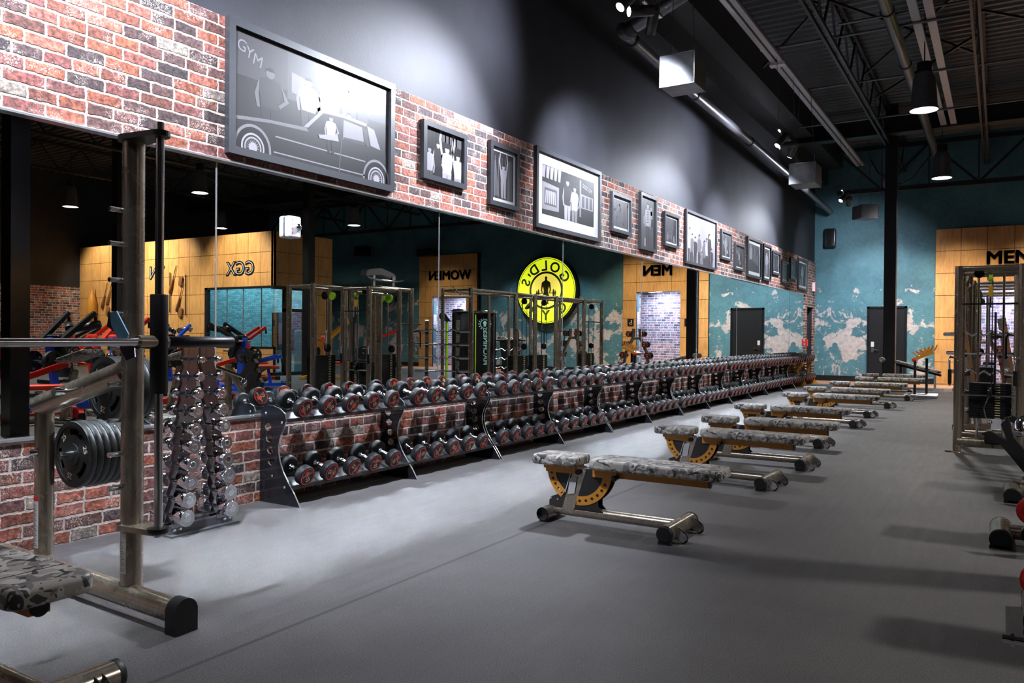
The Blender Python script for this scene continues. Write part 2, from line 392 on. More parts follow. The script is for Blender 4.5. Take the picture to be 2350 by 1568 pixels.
        for k in range(4): t = k/3*pi/2; rings.append(ring(re*(1-cos(t)), z1-re*(1-sin(t))))
        n = len(rings[0]); v = [p for r in rings for p in r]; f = []
        for j in range(len(rings)-1):
            for i in range(n): k = (i+1) % n; f.append((j*n+i, j*n+k, (j+1)*n+k, (j+1)*n+i))
        f.append(tuple(reversed(range(n)))); f.append(tuple((len(rings)-1)*n+i for i in range(n)))
        return s.add(v, f, m, True, T)
    def ball(s, c, r, m, sx=1, sy=1, sz=1, seg=14):
        prof = [(max(.0005, r*sin(pi*i/8)), -r*cos(pi*i/8)) for i in range(9)]; k = len(s.v)
        s.lathe(prof, (0, 0, 0), (0, 0, 1), m, seg, False)
        for i in range(k, len(s.v)): p = s.v[i]; s.v[i] = (c[0]+p[0]*sx, c[1]+p[1]*sy, c[2]+p[2]*sz)
        return s
    def text(s, mv, m, T):
        return s.add(mv[0], mv[1], m, False, T)
    def mesh(s, name):
        me = bpy.data.meshes.new(name); me.from_pydata(s.v, [], s.f)
        for m in s.mats: me.materials.append(m)
        me.polygons.foreach_set('material_index', s.m); me.polygons.foreach_set('use_smooth', s.s); me.update(); return me
    def build(s, name, parent=None, loc=None, rot=None, kind=None):
        o = bpy.data.objects.new(name, s.mesh(name)); COL.objects.link(o)
        if parent: o.parent = parent
        if loc: o.location = loc
        if rot: o.rotation_euler = rot
        if kind: o['kind'] = kind
        return o
def tag(o, label, cat, group=None):
    o['label'] = label; o['category'] = cat
    if group: o['group'] = group
    return o
def thing(name, label, cat, loc=(0, 0, 0), rz=0, group=None):
    o = bpy.data.objects.new(name, None); COL.objects.link(o); o.location = loc; o.rotation_euler = (0, 0, rz); o.empty_display_size = .1
    return tag(o, label, cat, group)
KIDS = {}
def kids(o):
    if o.name not in KIDS: KIDS[o.name] = [c for c in bpy.data.objects if c.parent == o]
    return KIDS[o.name]
def dup(root, loc, rot=None, label=None, group=None):
    r = root.copy(); COL.objects.link(r); r.location = loc
    if rot: r.rotation_euler = rot
    if label: r['label'] = label
    if group: r['group'] = group
    for ch in kids(root):
        c = ch.copy(); COL.objects.link(c); c.parent = r
        for g in kids(ch): d = g.copy(); COL.objects.link(d); d.parent = c
    return r
TXT = {}
def text2d(st, h=1.0, off=0.0, ext=0.0, res=3):
    """centred text outline as (verts, faces) in the XY plane, cap height about h"""
    k = (st, h, off, ext)
    if k in TXT: return TXT[k]
    cu = bpy.data.curves.new('tmp', 'FONT'); cu.body = st; cu.size = h/.70; cu.offset = off; cu.extrude = ext
    cu.align_x = 'CENTER'; cu.resolution_u = res; cu.fill_mode = 'BOTH'
    o = bpy.data.objects.new('tmp', cu); COL.objects.link(o); bpy.context.view_layer.update()
    me = o.evaluated_get(bpy.context.evaluated_depsgraph_get()).to_mesh()
    if not len(me.vertices): bpy.data.objects.remove(o); bpy.data.curves.remove(cu); TXT[k] = ([], []); return TXT[k]
    vs = [tuple(v.co) for v in me.vertices]; ys = [v[1] for v in vs]; c = (min(ys)+max(ys))/2
    r = ([(x, y-c, z) for x, y, z in vs], [tuple(p.vertices) for p in me.polygons])
    o.evaluated_get(bpy.context.evaluated_depsgraph_get()).to_mesh_clear()
    bpy.data.objects.remove(o); bpy.data.curves.remove(cu); TXT[k] = r; return r
def frame(o, u, v):
    """matrix with local x=u, y=v, z=u x v at origin o"""
    u = Vector(u); v = Vector(v); w = u.cross(v)
    return Matrix(((u.x, v.x, w.x, o[0]), (u.y, v.y, w.y, o[1]), (u.z, v.z, w.z, o[2]), (0, 0, 0, 1)))
def circ(cx, cy, rx, ry=None, n=16, a0=0, a1=360):
    ry = rx if ry is None else ry
    full = abs(a1-a0) >= 360; k = n if full else n+1
    return [(cx+rx*cos(rad(a0+(a1-a0)*i/n)), cy+ry*sin(rad(a0+(a1-a0)*i/n))) for i in range(k)]
def sector(cx, cy, r0, r1, a0, a1, n=12):
    return circ(cx, cy, r1, n=n, a0=a0, a1=a1) + list(reversed(circ(cx, cy, r0, n=n, a0=a0, a1=a1)))
ORD = ['first', 'second', 'third', 'fourth', 'fifth', 'sixth', 'seventh', 'eighth', 'ninth', 'tenth', 'eleventh', 'twelfth', 'thirteenth', 'fourteenth', 'fifteenth', 'sixteenth']
WX = -4.71; BY = 24.75; RX = 18.8; CZ = 6.9
exec_parts = []

# ================================================================== THE SETTING
def S(name, mb, **k): return mb.build(name, kind='structure', **k)
# floor: rubber, then a strip of planks along the teal wall
S('floor', MB().box((WX-.2, -6, -.1), (RX, 22.9, 0), M_FLOOR).box((WX-.2, 22.9, -.1), (RX, BY+.1, .003), M_WOODFL))
# ceiling: corrugated steel deck, ridges run across the room
def deck():
    mb = MB(); v = []; f = []; y = -6.0; pts = []
    while y < BY+.1:
        for dy, dz in ((0, 0), (.05, -.07), (.13, -.07), (.18, 0)): pts.append((y+dy, CZ+dz))
        y += .24
    for yy, zz in pts: v += [(WX-.2, yy, zz), (RX, yy, zz)]
    for i in range(len(pts)-1): f.append((2*i, 2*i+1, 2*i+3, 2*i+2))
    return mb.add(v, f, M_DECK).box((WX-.2, -6, CZ+.01), (RX, BY+.1, CZ+.1), M_DECK)
S('ceiling', deck())
# left wall: brick dado, mirror bay, brick band, black plaster, with a doorway near the far corner
mb = MB()
d0, d1 = 23.62, 24.42
for y0, y1 in ((-6, d0), (d1, BY)): mb.box((WX-.2, y0, 0), (WX, y1, CZ), M_BLACKWALL)
mb.box((WX-.2, d0, 2.14), (WX, d1, CZ), M_BLACKWALL)
S('wall_left', mb)
t = .03
mb = MB().box((WX-.01, -6, 0), (WX+t, 23.35, .638), M_BRICK)
S('trim_1', mb)
mb = MB().box((WX-.01, -6, 2.47), (WX+t, 23.35, 3.482), M_BRICK).box((WX-.01, 23.35, 2.14), (WX+t, BY, 3.482), M_BRICK).box((WX-.01, 23.35, 0), (WX+t, d0, 2.14), M_BRICK).box((WX-.01, d1, 0), (WX+t, BY, 2.14), M_BRICK)
S('trim_2', mb)
S('trim_3', MB().box((WX, -6, .632), (WX+.045, 23.35, .646), M_EDGE).box((WX, -6, 2.464), (WX+.045, 23.35, 2.476), M_EDGE))
S('door_1', MB().box((WX-1.4, d0-.05, 0), (WX-.2, d0, 2.2), M_BLKM).box((WX-1.4, d1, 0), (WX-.2, d1+.05, 2.2), M_BLKM).box((WX-1.45, d0, 0), (WX-1.4, d1, 2.2), M_FRAME).box((WX-1.4, d0, 2.14), (WX-.2, d1, 2.2), M_BLKM))
# teal wall with two recessed niches, right and back walls
MENX = (-.60, .93); WOMX = (7.85, 9.45); NH = 2.74
mb = MB()
for x0, x1, z0, z1 in ((WX-.2, MENX[0], 0, CZ), (MENX[0], MENX[1], NH, CZ), (MENX[1], WOMX[0], 0, CZ), (WOMX[0], WOMX[1], NH, CZ), (WOMX[1], RX, 0, CZ)):
    mb.box((x0, BY, z0), (x1, BY+.2, z1), M_TEAL)
S('wall_front', mb)
for i, (x0, x1) in enumerate((MENX, WOMX)):
    mb = MB().box((x0-.05, BY+1.6, 0), (x1+1.0, BY+1.7, NH+.2), M_BRICKB).box((x0-.1, BY+.2, 0), (x0, BY+1.7, NH+.2), M_BRICKBY).box((x1+.9, BY+.2, 0), (x1+1, BY+1.7, NH+.2), M_BRICKBY)
    mb.box((x1, BY+.2, 0), (x1+.9, BY+.3, NH+.2), M_BRICKB).box((x0-.1, BY+.2, NH+.1), (x1+1, BY+1.7, NH+.2), M_WHITE).box((x0-.1, BY+.2, -.1), (x1+1, BY+1.7, 0), M_WOODFL)
    S('wall_niche', mb)
    area(((x0+x1)/2+.2, BY+.75, NH+.05), ((x0+x1)/2, BY+.9, 0), 110, 1.2, .6, (.62, .74, 1))
S('wall_right', MB().box((RX, -6, 0), (RX+.2, BY+.2, CZ), M_BLACKWALL).box((RX-.04, 10, 0), (RX, 16.1, 2.84), M_BRICKR))
S('wall_back', MB().box((WX-.2, -6.2, 0), (RX, -6, CZ), M_BLACKWALL))
S('baseboard_front', MB().box((WX, BY-.025, 0), (-3.30, BY, .16), M_BLKM).box((-2.2, BY-.025, 0), (-1.53, BY, .16), M_BLKM).box((1.41, BY-.025, 0), (7.34, BY, .16), M_BLKM).box((10.1, BY-.025, 0), (RX, BY, .16), M_BLKM))
# black soffit beam above the left wall
S('beam_left', MB().box((WX, 2, 5.75), (WX+.35, BY, 6.2), M_DARK).box((WX, 2, 6.2), (WX+.75, BY, CZ-.05), M_DARK))

def tiles(mb, o, u, v, w, h, tw, th_, thick, m=M_WOOD, gap=.012, holes=()):
    """square panels over a w x h field with dark joints, leaving out rectangular holes"""
    T = frame(o, u, v); mb.box((0, 0, 0), (0, 0, 0), M_BLKM, T)
    xs = [0]; 
    while xs[-1] < w-.001: xs.append(min(w, xs[-1]+tw))
    zs = [h]
    while zs[-1] > .001: zs.append(max(0, zs[-1]-th_))
    def sub(a0, a1, b0, b1, z0, z1, mm):
        cells = [(a0, a1, b0, b1)]
        for hx0, hx1, hy0, hy1 in holes:
            nc = []
            for c0, c1, e0, e1 in cells:
                if hx1 <= c0 or hx0 >= c1 or hy1 <= e0 or hy0 >= e1: nc.append((c0, c1, e0, e1)); continue
                if hx0 > c0: nc.append((c0, hx0, e0, e1))
                if hx1 < c1: nc.append((hx1, c1, e0, e1))
                m0, m1 = max(c0, hx0), min(c1, hx1)
                if hy0 > e0: nc.append((m0, m1, e0, hy0))
                if hy1 < e1: nc.append((m0, m1, hy1, e1))
            cells = nc
        for c0, c1, e0, e1 in cells: mb.box((c0, e0, z0), (c1, e1, z1), mm, T)
    sub(0, w, 0, h, 0, thick-.012, M_BLKM)
    for i in range(len(xs)-1):
        for j in range(len(zs)-1):
            sub(xs[i]+gap/2, xs[i+1]-gap/2, zs[j+1]+gap/2, zs[j]-gap/2, thick-.012, thick, m)
# wooden surrounds on the teal wall (local x runs to the left seen from the wall: use +X, up, facing -Y)
def on_front(x, z, d=0.0): return frame((x, BY-d, z), (1, 0, 0), (0, 0, 1))   # local z = -Y towards room
mb = MB(); tiles(mb, (-1.53, BY, 0), (1, 0, 0), (0, 0, 1), 2.94, 4.27, .613, .607, .09, holes=((-.60+1.53, .93+1.53, -1, NH),))
S('trim_4', mb)
mb = MB(); tiles(mb, (7.34, BY, 0), (1, 0, 0), (0, 0, 1), 2.76, 4.34, .613, .607, .09, holes=((.51, 2.11, -1, NH),))
mb.box((7.26, BY-.09, 0), (7.34, BY, 4.34), M_BLKM); S('trim_5', mb)
# studio block on the far right: wooden front with a big window, glass corner door
SY, SX = 16.1, 8.74
mb = MB(); tiles(mb, (SX, SY+.1, 0), (1, 0, 0), (0, 0, 1), RX-SX, 4.27, .55, .607, .1, holes=((.0, 3.05, .85, 2.6),))
S('wall_studio_front', mb)
mb = MB(); tiles(mb, (SX+.1, 18.5, 0), (0, -1, 0), (0, 0, 1), 2.4, 4.27, .6, .607, .1, holes=((1.1, 2.4, .0, 2.6),))
S('wall_studio_side', mb)
S('wall_studio_rear', MB().box((SX+.1, 18.5, 0), (RX, 18.6, 4.27), M_BLACKWALL).box((SX+.2, 18.44, 0), (RX, 18.5, 4.2), M_BRICKW).box((SX+.1, SY+.1, 4.17), (RX, 18.5, 4.27), M_DECK))
S('window_1', MB().box((SX, SY+.04, .85), (SX+3.05, SY+.055, 2.6), M_GLASS).box((SX+2.97, SY-.01, .8), (SX+3.1, SY+.1, 2.66), M_BLKM).box((SX, SY-.01, .8), (SX+3.1, SY+.1, .86), M_BLKM).box((SX, SY-.01, 2.59), (SX+3.1, SY+.1, 2.66), M_BLKM)
  .box((SX+.55, SY+.03, .86), (SX+.565, SY+.06, 2.6), M_EDGE).box((SX+1.35, SY+.03, .86), (SX+1.365, SY+.06, 2.6), M_EDGE).box((SX+2.1, SY+.03, .86), (SX+2.115, SY+.06, 2.6), M_EDGE))
dr = S('door_2', MB().box((SX+.03, SY+.02, 0), (SX+.045, SY+1.3, 2.6), M_GLASS).box((SX-.02, SY+.42, 0), (SX+.1, SY+.58, 2.6), M_BLKM).box((SX-.02, SY+1.25, 0), (SX+.1, SY+1.4, 2.66), M_BLKM).box((SX-.02, SY+.42, 1.9), (SX+.1, SY+1.3, 2.0), M_BLKM).box((SX-.02, SY, 2.56), (SX+.1, SY+1.4, 2.66), M_BLKM).box((SX-.02, SY, 0), (SX+.1, SY+1.4, .1), M_BLKM))
area((12.0, 17.3, 4.05), (12, 17.6, 0), 190, 5.5, 1.4, (.25, .75, 1.0))
tag(MB().box((9.55, 18.36, .75), (11.35, 18.435, 1.95), M_BLK).box((9.5, 18.37, .70), (11.4, 18.43, .75), M_BLKM).build('wall_screen'), 'wide black screen on the pale brick inside the studio window', 'screen')
tag(MB().pad((8.95, 17.6, 0), (9.5, 18.1, 1.35), M_CYANDOOR, .05, .03).build('storage_cabinet'), 'dark teal cabinet inside the studio near the glass corner', 'cabinet')
# structural columns
for i, (x, y, wd) in enumerate(((-2.257, 21.0, .26), (7.2, 16.0, .24), (12.1, 13.4, .26), (.62, 4.95, .22))):
    S('column_%d' % (i+1), MB().box((x-wd/2, y-wd/2, 0), (x+wd/2, y+wd/2, CZ-.05), M_BLK if i == 3 else M_BLKM))
# black service doors in the teal wall
def service_door(name, x0, x1, hz=2.17):
    mb = MB().box((x0, BY-.05, 0), (x0+.06, BY, hz), M_BLK).box((x1-.06, BY-.05, 0), (x1, BY, hz), M_BLK).box((x0, BY-.05, hz-.06), (x1, BY, hz), M_BLK).box((x0+.06, BY-.03, .01), (x1-.06, BY, hz-.06), M_BLKM)
    d = S(name, mb)
    h = MB().box((x0+.11, BY-.045, 1.02), (x0+.19, BY-.03, 1.16), M_WHITE).box((x0+.12, BY-.05, .86), (x0+.18, BY-.03, 1.0), M_BRUSH).bar((x0+.14, BY-.08, .93), (x0+.30, BY-.08, .93), .02, .02, M_CHROME)
    h.build('lever_handle', d)
service_door('door_3', -3.25, -2.22)

# ---------------------------------------------------------------- mirrors
ys = [-4.13+2.596*i for i in range(0, 11)]
SEAM = [-1.535, 1.06, 3.653, 6.252, 8.845, 11.439, 14.05, 16.62, 19.15, 21.5, 23.33]
for i in range(len(SEAM)-1):
    y0, y1 = SEAM[i], SEAM[i+1]
    mb = MB().box((WX, y0+.003, .645), (WX+.006, y1-.003, 2.465), M_MIRROR)
    o = mb.build('wall_mirror'); MB().box((WX+.0005, y1-.006, .645), (WX+.0085, y1+.006, 2.465), M_EDGE).build('edge_strip', o)
    tag(o, ('tall frameless wall mirror above the brick dado, %s pane from the camera end' % ORD[i-1]) if i else 'frameless wall mirror pane beside the camera, out of the picture', 'mirror', 'wall mirrors above the dumbbell racks')
# ================================================================== CEILING STEELWORK AND SERVICES
def joist(y0, y1, x, zb, zt, label):
    t = thing('roof_joist', label, 'roof joist', (x, y0, zb), 0, 'open web roof joists')
    l = y1-y0; mb = MB()
    for s in (-.05, .05): mb.bar((s, 0, 0), (s, l, 0), .04, .07, M_DARK).bar((s, 0, zt-zb), (s, l, zt-zb), .04, .07, M_DARK)
    mb.build('chords', t); mb = MB(); n = int(l/.62); h = zt-zb
    for i in range(n):
        a = (0, i*l/n, 0 if i % 2 else h); b = (0, (i+1)*l/n, h if i % 2 else 0)
        mb.bar(a, b, .035, .035, M_DARK)
    mb.build('web_bars', t); return t
joist(2, BY, -2.35, 5.95, 6.75, 'black open-web roof joist beside the grey strut rail')
joist(2, BY, -.35, 6.0, 6.75, 'black open-web roof joist above the yellow-lit pipe')
joist(2, BY, 2.2, 6.0, 6.75, 'black open-web roof joist right of the yellow-lit pipe')
joist(6, BY, 6.3, 6.0, 6.75, 'black open-web roof joist seen in the mirror above the cable towers')
joist(6, BY, 10.2, 6.0, 6.75, 'black open-web roof joist seen in the mirror above the studio corner')
joist(6, BY, 14.2, 6.0, 6.75, 'black open-web roof joist seen in the mirror above the wooden tool wall')
def girder(y, x0, x1, zb, zt, label):
    t = thing('truss_girder', label, 'truss', (x0, y, zb), 0); l = x1-x0; h = zt-zb; mb = MB()
    mb.bar((0, 0, 0), (l, 0, 0), .1, .12, M_DARK).bar((0, 0, h), (l, 0, h), .1, .12, M_DARK).build('chords', t)
    mb = MB(); n = int(l/1.1)
    for i in range(n):
        mb.bar((i*l/n, 0, 0 if i % 2 else h), ((i+1)*l/n, 0, h if i % 2 else 0), .06, .06, M_DARK)
        mb.bar(((i+1)*l/n, 0, 0), ((i+1)*l/n, 0, h), .03, .03, M_DARK)
    mb.build('web_bars', t)
girder(23.6, WX+.8, RX, 5.3, 6.45, 'long black truss girder crossing in front of the teal wall')
S('beam_cross', MB().box((WX, 20.6, 6.1), (RX, 20.75, 6.5), M_DARK).box((WX, 20.5, 6.08), (RX, 20.85, 6.11), M_DARK))
# cross braces: thin angles between joists
for i, (x0, y0, x1, y1) in enumerate(((-3.9, 10.1, -2.45, 12.9), (-2.3, 12.4, -.4, 9.4), (-3.9, 15.4, -2.45, 13.0), (-2.3, 13.0, -.4, 16.8), (-2.3, 16.8, -.4, 13.2), (-.3, 12.0, 2.2, 8.6), (-.3, 9.0, 2.2, 12.4), (-.3, 14.6, 2.2, 17.6), (-2.3, 18.5, -.4, 15.6))):
    tag(MB().bar((x0, y0, 6.42+.05*(i%2)), (x1, y1, 6.42+.05*(i%2)), .04, .04, M_DARK).build('cross_brace'), 'thin black diagonal brace under the roof deck, %s from the camera end' % ORD[i], 'brace', 'diagonal roof braces')
for i, (y, x0, x1, z) in enumerate(((10.9, -3.9, 2.2, 6.1), (13.6, -3.5, -.4, 6.1), (13.2, -2.2, 3.5, 6.15), (16.2, -3.5, 6, 6.1), (19.0, -4, 6, 6.1), (9.3, -3, 2, 6.3))):
    tag(MB().cyl((x0, y, z), (x1, y, z), .022, M_PIPE, seg=8).build('conduit'), 'thin grey conduit running across the roof, %s from the camera end' % ORD[i], 'pipe', 'conduits across the roof')
# strut rail (two light lanes) that carries the boxes and track heads
t = thing('strut_rail', 'pale grey double strut rail running along the roof towards the far wall', 'rail', (-3.32, 5.0, 6.0))
MB().box((-.1, 0, 0), (-.02, 18.6, .05), M_TRACK).box((.02, 0, 0), (.1, 18.6, .05), M_TRACK).build('lanes', t)
MB().box((-.1, 0, .05), (.1, 18.6, .07), M_DARK).box((-.02, 0, .02), (.02, 18.6, .05), M_BLKM).build('backing', t)
for y in (3.2, 9.0): MB().box((-.13, y, -.05), (.13, y+.16, 0), M_WHITE).build('junction_box', t)
# big pipes
def pipe(name, pts, r, m, label, cat='pipe', rings=()):
    mb = MB().tube(pts, r, m, 16); o = mb.build(name); tag(o, label, cat)
    if rings:
        for p, q in rings: MB().cyl(p, q, r*1.18, M_DARK, seg=16).build('coupling', o)
    return o
pipe('wall_pipe', [(-4.0, 9.42, 5.12), (-4.1, 9.30, 5.12), (-4.12, 9.5, 5.12), (-4.12, 12, 5.06), (-4.12, 16, 5.0), (-4.12, 20, 4.92), (-4.12, 23.9, 4.83)], .075, M_PIPE, 'fat grey pipe running the length of the black wall near the roof',
     rings=[((-4.12, y, z+.001), (-4.12, y+.05, z)) for y, z in ((9.6, 5.117), (12.1, 5.06), (15.3, 5.01), (18.4, 4.955))])
pipe('cross_pipe', [(-4.05, 9.36, 5.15), (-3.3, 9.3, 5.42), (-1.0, 9.2, 6.25), (.6, 9.1, 6.7)], .085, M_PIPE, 'fat grey pipe rising from the wall pipe elbow up across the roof', rings=[((-4.1, 9.36, 5.13), (-3.98, 9.35, 5.17))])
pipe('roof_pipe', [(-1.44, 10.3, 6.0), (-1.44, 16, 6.0), (-1.44, 23.4, 6.0)], .085, M_PIPE, 'fat grey roof pipe with a yellow-green lit edge above the round lamps', rings=[((-1.44, y, 6.0), (-1.44, y+.04, 6.0)) for y in (12.6, 15.2, 18.2)])
tag(MB().box((-1.2, 10.3, 6.12), (-1.08, 20.5, 6.17), M_TRACK).box((-1.0, 10.3, 6.12), (-.88, 20.5, 6.17), M_TRACK).build('cable_tray'), 'twin pale cable tray rails beside the yellow-lit roof pipe', 'rail')
tag(MB().tube([(-2.9, 22.4, 5.9), (-2.7, 22.3, 5.5), (-2.2, 22.5, 5.2), (-1.9, 22.4, 5.35), (-1.5, 22.4, 5.9)], .018, M_BLKM, 8).build('drooping_cable'), 'black cable drooping under the roof in front of the teal wall', 'cable')
b = MB().ball((0, 0, 0), .09, M_VIOLET, 1, 1, 1.5).cyl((0, 0, .1), (0, 0, 1.6), .004, M_VIOLET, seg=6).build('hanging_balloon', loc=(-2.55, 22.6, 5.28)); tag(b, 'small violet balloon caught under the roof in front of the teal wall', 'balloon')
# lit edge strips (sign glow is real light from the sign)
# ---------------------------------------------------------------- round high-bay lamps
def high_bay():
    t = thing('high_bay_lamp', '', 'ceiling lamp')
    MB().lathe([(.10, .62), (.13, .60), (.17, .50), (.185, .3), (.20, .06), (.218, .02), (.218, 0)], (0, 0, 0), (0, 0, 1), M_PIPE, 24, False).lathe([(.21, 0), (.195, .04), (.175, .3), (.06, .45)], (0, 0, 0), (0, 0, 1), M_WHITE, 24, False).build('reflector', t)
    MB().lathe([(.19, .03), (.19, .035)], (0, 0, 0), (0, 0, 1), M_LAMP, 24).build('lens', t)
    MB().cyl((0, 0, .6), (0, 0, .78), .11, M_BLKM).build('ballast', t); MB().cyl((0, 0, .78), (0, 0, 1.87), .01, M_BLKM, seg=6).build('rod', t)
    return t
hb = high_bay()
HBL = ['round bright high-bay lamp hanging nearest under the yellow-lit pipe', 'round high-bay lamp hanging just in front of the far truss', 'round high-bay lamp in the mirror left of the first tall mirror seam', 'round high-bay lamp high in the mirror left of the smith machine upright',
       'small round high-bay lamp on the first tall mirror seam', 'round conical high-bay lamp in the mirror under the reflected truss', 'added round high-bay lamp over the bench row, out of sight above', 'added round high-bay lamp behind the camera', 'added unseen high-bay lamp over the plate machines', 'added unseen high-bay lamp over the middle of the hall', 'added unseen high-bay lamp over the right of the hall']
hl = [(-1.1, 14.6, 5.0), (-1.19, 20.95, 5.0), (8.9, 13.7, 5.0), (14.4, 13.3, 5.0), (14.4, 18.7, 5.0), (9.6, 20.4, 5.0), (-1.1, 7.4, 5.0), (-1.1, .2, 5.0), (4, 6, 5.0), (4, 17.5, 5.0), (9, 5, 5.0)]
for i, p in enumerate(hl):
    if i == 0: hb.location = p; hb['label'] = HBL[0]; hb['group'] = 'round high-bay lamps'
    else: dup(hb, p, None, HBL[i], 'round high-bay lamps')
# ---------------------------------------------------------------- track spotlights
def head(p, a, label):
    t = thing('track_spotlight', label, 'spotlight', p, 0, 'track spotlights beside the black wall')
    q = (Vector(a)-Vector(p)).normalized()
    MB().lathe([(.05, -.14), (.058, -.13), (.058, .13), (.05, .13)], (0, 0, 0), q, M_DARK, 16, True).build('housing', t)
    MB().lathe([(.048, .131), (.048, .133)], (0, 0, 0), q, M_LAMPC, 16).build('lens', t)
    MB().cyl((0, 0, .02), (0, 0, .12), .012, M_CHROME, seg=8).box((-.012, -.05, .11), (.012, .05, .13), M_DARK).build('yoke', t)
for k_, (p, a, w) in enumerate(ADDED_WASH): head(p, a, 'added dark middle spotlight of the %s lighting track, turned flat to the black wall' % ORD[k_])
names = ['nearest to camera', 'aimed along the near brick', 'second pair, near head', 'second pair, far head', 'third pair, bright near head', 'third pair, tilted far head', 'last pair, near head', 'glaring far head by the teal wall']
for (p, a), n in zip(HEADS, names): head(p, a, 'dark cylindrical track spotlight beside the black wall, '+n)
for i, (y0, y1) in enumerate(((.8, 2.0), (7.1, 8.25), (13.65, 15.0), (19.95, 21.2))):
    t = thing('track_bar', 'short black lighting track on two wires, %s from the camera' % ORD[i], 'lighting track', (-3.2, y0, 4.74), 0, 'suspended lighting tracks')
    MB().box((-.02, 0, 0), (.02, y1-y0, .03), M_BRUSH).build('rail', t)
    for yy in (.05, y1-y0-.05): MB().cyl((0, yy, .03), (-.05, yy, 1.26), .004, M_BRUSH, seg=6).build('wire', t)
# ---------------------------------------------------------------- suspended sheet metal boxes
def hung_box(x0, x1, y, dy, z1, h, rz, label):
    cx = (x0+x1)/2; t = thing('hanging_speaker_box', label, 'speaker box', (cx, y+dy/2, z1-h), rz, 'sheet metal boxes hung from the strut rail'); w = (x1-x0)/2
    mb = MB().box((-w, -dy/2, 0), (w, dy/2, h), M_GALV).build('shell', t)
    mb = MB()
    for s in (-w, w):
        mb.box((s-.004, -dy/2-.004, 0), (s+.004, -dy/2+.004, h), M_BRUSH)
    for zz in (0, h): mb.box((-w, -dy/2-.004, zz-.004), (w, -dy/2+.004, zz+.004), M_BRUSH)
    mb.build('folded_edges', t)
    for a_, b_ in ((-w*.7, -w*.55), (w*.7, w*.3)): MB().cyl((a_, 0, h), (b_, 0, (5.999 if rz == 0 else 6.082)-z1+h), .005, M_BRUSH, seg=6).build('wire', t)
hung_box(-3.39, -2.98, 8.72, .42, 4.5, .36, 0, 'large pale sheet metal box hanging nearest, lit bright on its face')
hung_box(-3.39, -2.92, 15.33, .6, 4.5, .38, 0, 'dark sheet metal box hanging below the third spotlight pair')
hung_box(-3.02, -2.60, 20.6, .42, 4.46, .32, rad(38), 'small sheet metal box hanging in front of the teal wall')

# ================================================================== THINGS ON THE LEFT WALL: FRAMED PHOTOGRAPHS
def clip01(pts):
    for ax, lim, sg in ((0, 0, 1), (0, 1, -1), (1, 0, 1), (1, 1, -1)):
        out = []; n = len(pts)
        for i in range(n):
            p, q = pts[i], pts[(i+1) % n]; a = (p[ax]-lim)*sg; b = (q[ax]-lim)*sg
            if a >= 0: out.append(p)
            if (a > 0 and b < 0) or (a < 0 and b > 0): f_ = a/(a-b); out.append((p[0]+(q[0]-p[0])*f_, p[1]+(q[1]-p[1])*f_))
        pts = out
        if len(pts) < 3: return []
    return pts
def cflat(mb, pts, m, T):
    pts = clip01(pts)
    if len(pts) >= 3: mb.flat(pts, m, T)
def fig(mb, T, s, t0, h, tone_, asp, arms=0, skin=.7, legs=.25, w=1.0):
    """a generic standing person in 0..1 picture coordinates; asp = height/width of the print"""
    k = asp*w; H = h
    def P(pts, v, lay): cflat(mb, [(s+x*H*k, t0+y*H) for x, y in pts], tone(v), T @ Matrix.Translation((0, 0, lay)))
    P([(-.10, 0), (-.02, 0), (-.005, .44), (.005, .44), (.02, 0), (.10, 0), (.125, .50), (-.125, .50)], legs, .0004)
    P([(-.11, .47), (.11, .47), (.16, .78), (.13, .84), (.04, .87), (-.04, .87), (-.13, .84), (-.16, .78)], tone_, .0006)
    P([(.06*cos(rad(a)), .93+.07*sin(rad(a))) for a in range(0, 360, 30)], skin, .0008)
    P([(.064*cos(rad(a)), .945+.062*sin(rad(a))) for a in range(10, 171, 20)], .08, .001)
    if arms == 1: P([(-.16, .80), (-.12, .84), (-.16, 1.10), (-.13, 1.32), (-.17, 1.33), (-.22, 1.08)], skin, .0007); P([(.16, .80), (.12, .84), (.16, 1.10), (.13, 1.32), (.17, 1.33), (.22, 1.08)], skin, .0007)
    elif arms == 2: P([(.14, .82), (.16, .78), (.25, .62), (.13, .50), (.11, .54), (.19, .62)], skin, .0007); P([(-.14, .82), (-.16, .78), (-.2, .62), (-.17, .45), (-.13, .45), (-.15, .62)], skin, .0007)
    else: P([(-.14, .82), (-.16, .78), (-.2, .60), (-.17, .44), (-.13, .44), (-.15, .62)], skin, .0007); P([(.14, .82), (.16, .78), (.2, .60), (.17, .44), (.13, .44), (.15, .62)], skin, .0007)
def crowd(mb, T, n, seed, asp, lo=.05, hi=.6):
    r = random.Random(seed)
    for i in range(n): fig(mb, T @ Matrix.Translation((0, 0, .0012*i)), .08+.84*(i+.5)/n+r.uniform(-.03, .03), r.uniform(-.25, 0), r.uniform(lo+.4, hi+.35), r.choice((.15, .35, .6, .75)), asp, r.choice((0, 1, 2)), r.choice((.5, .7)), .2)
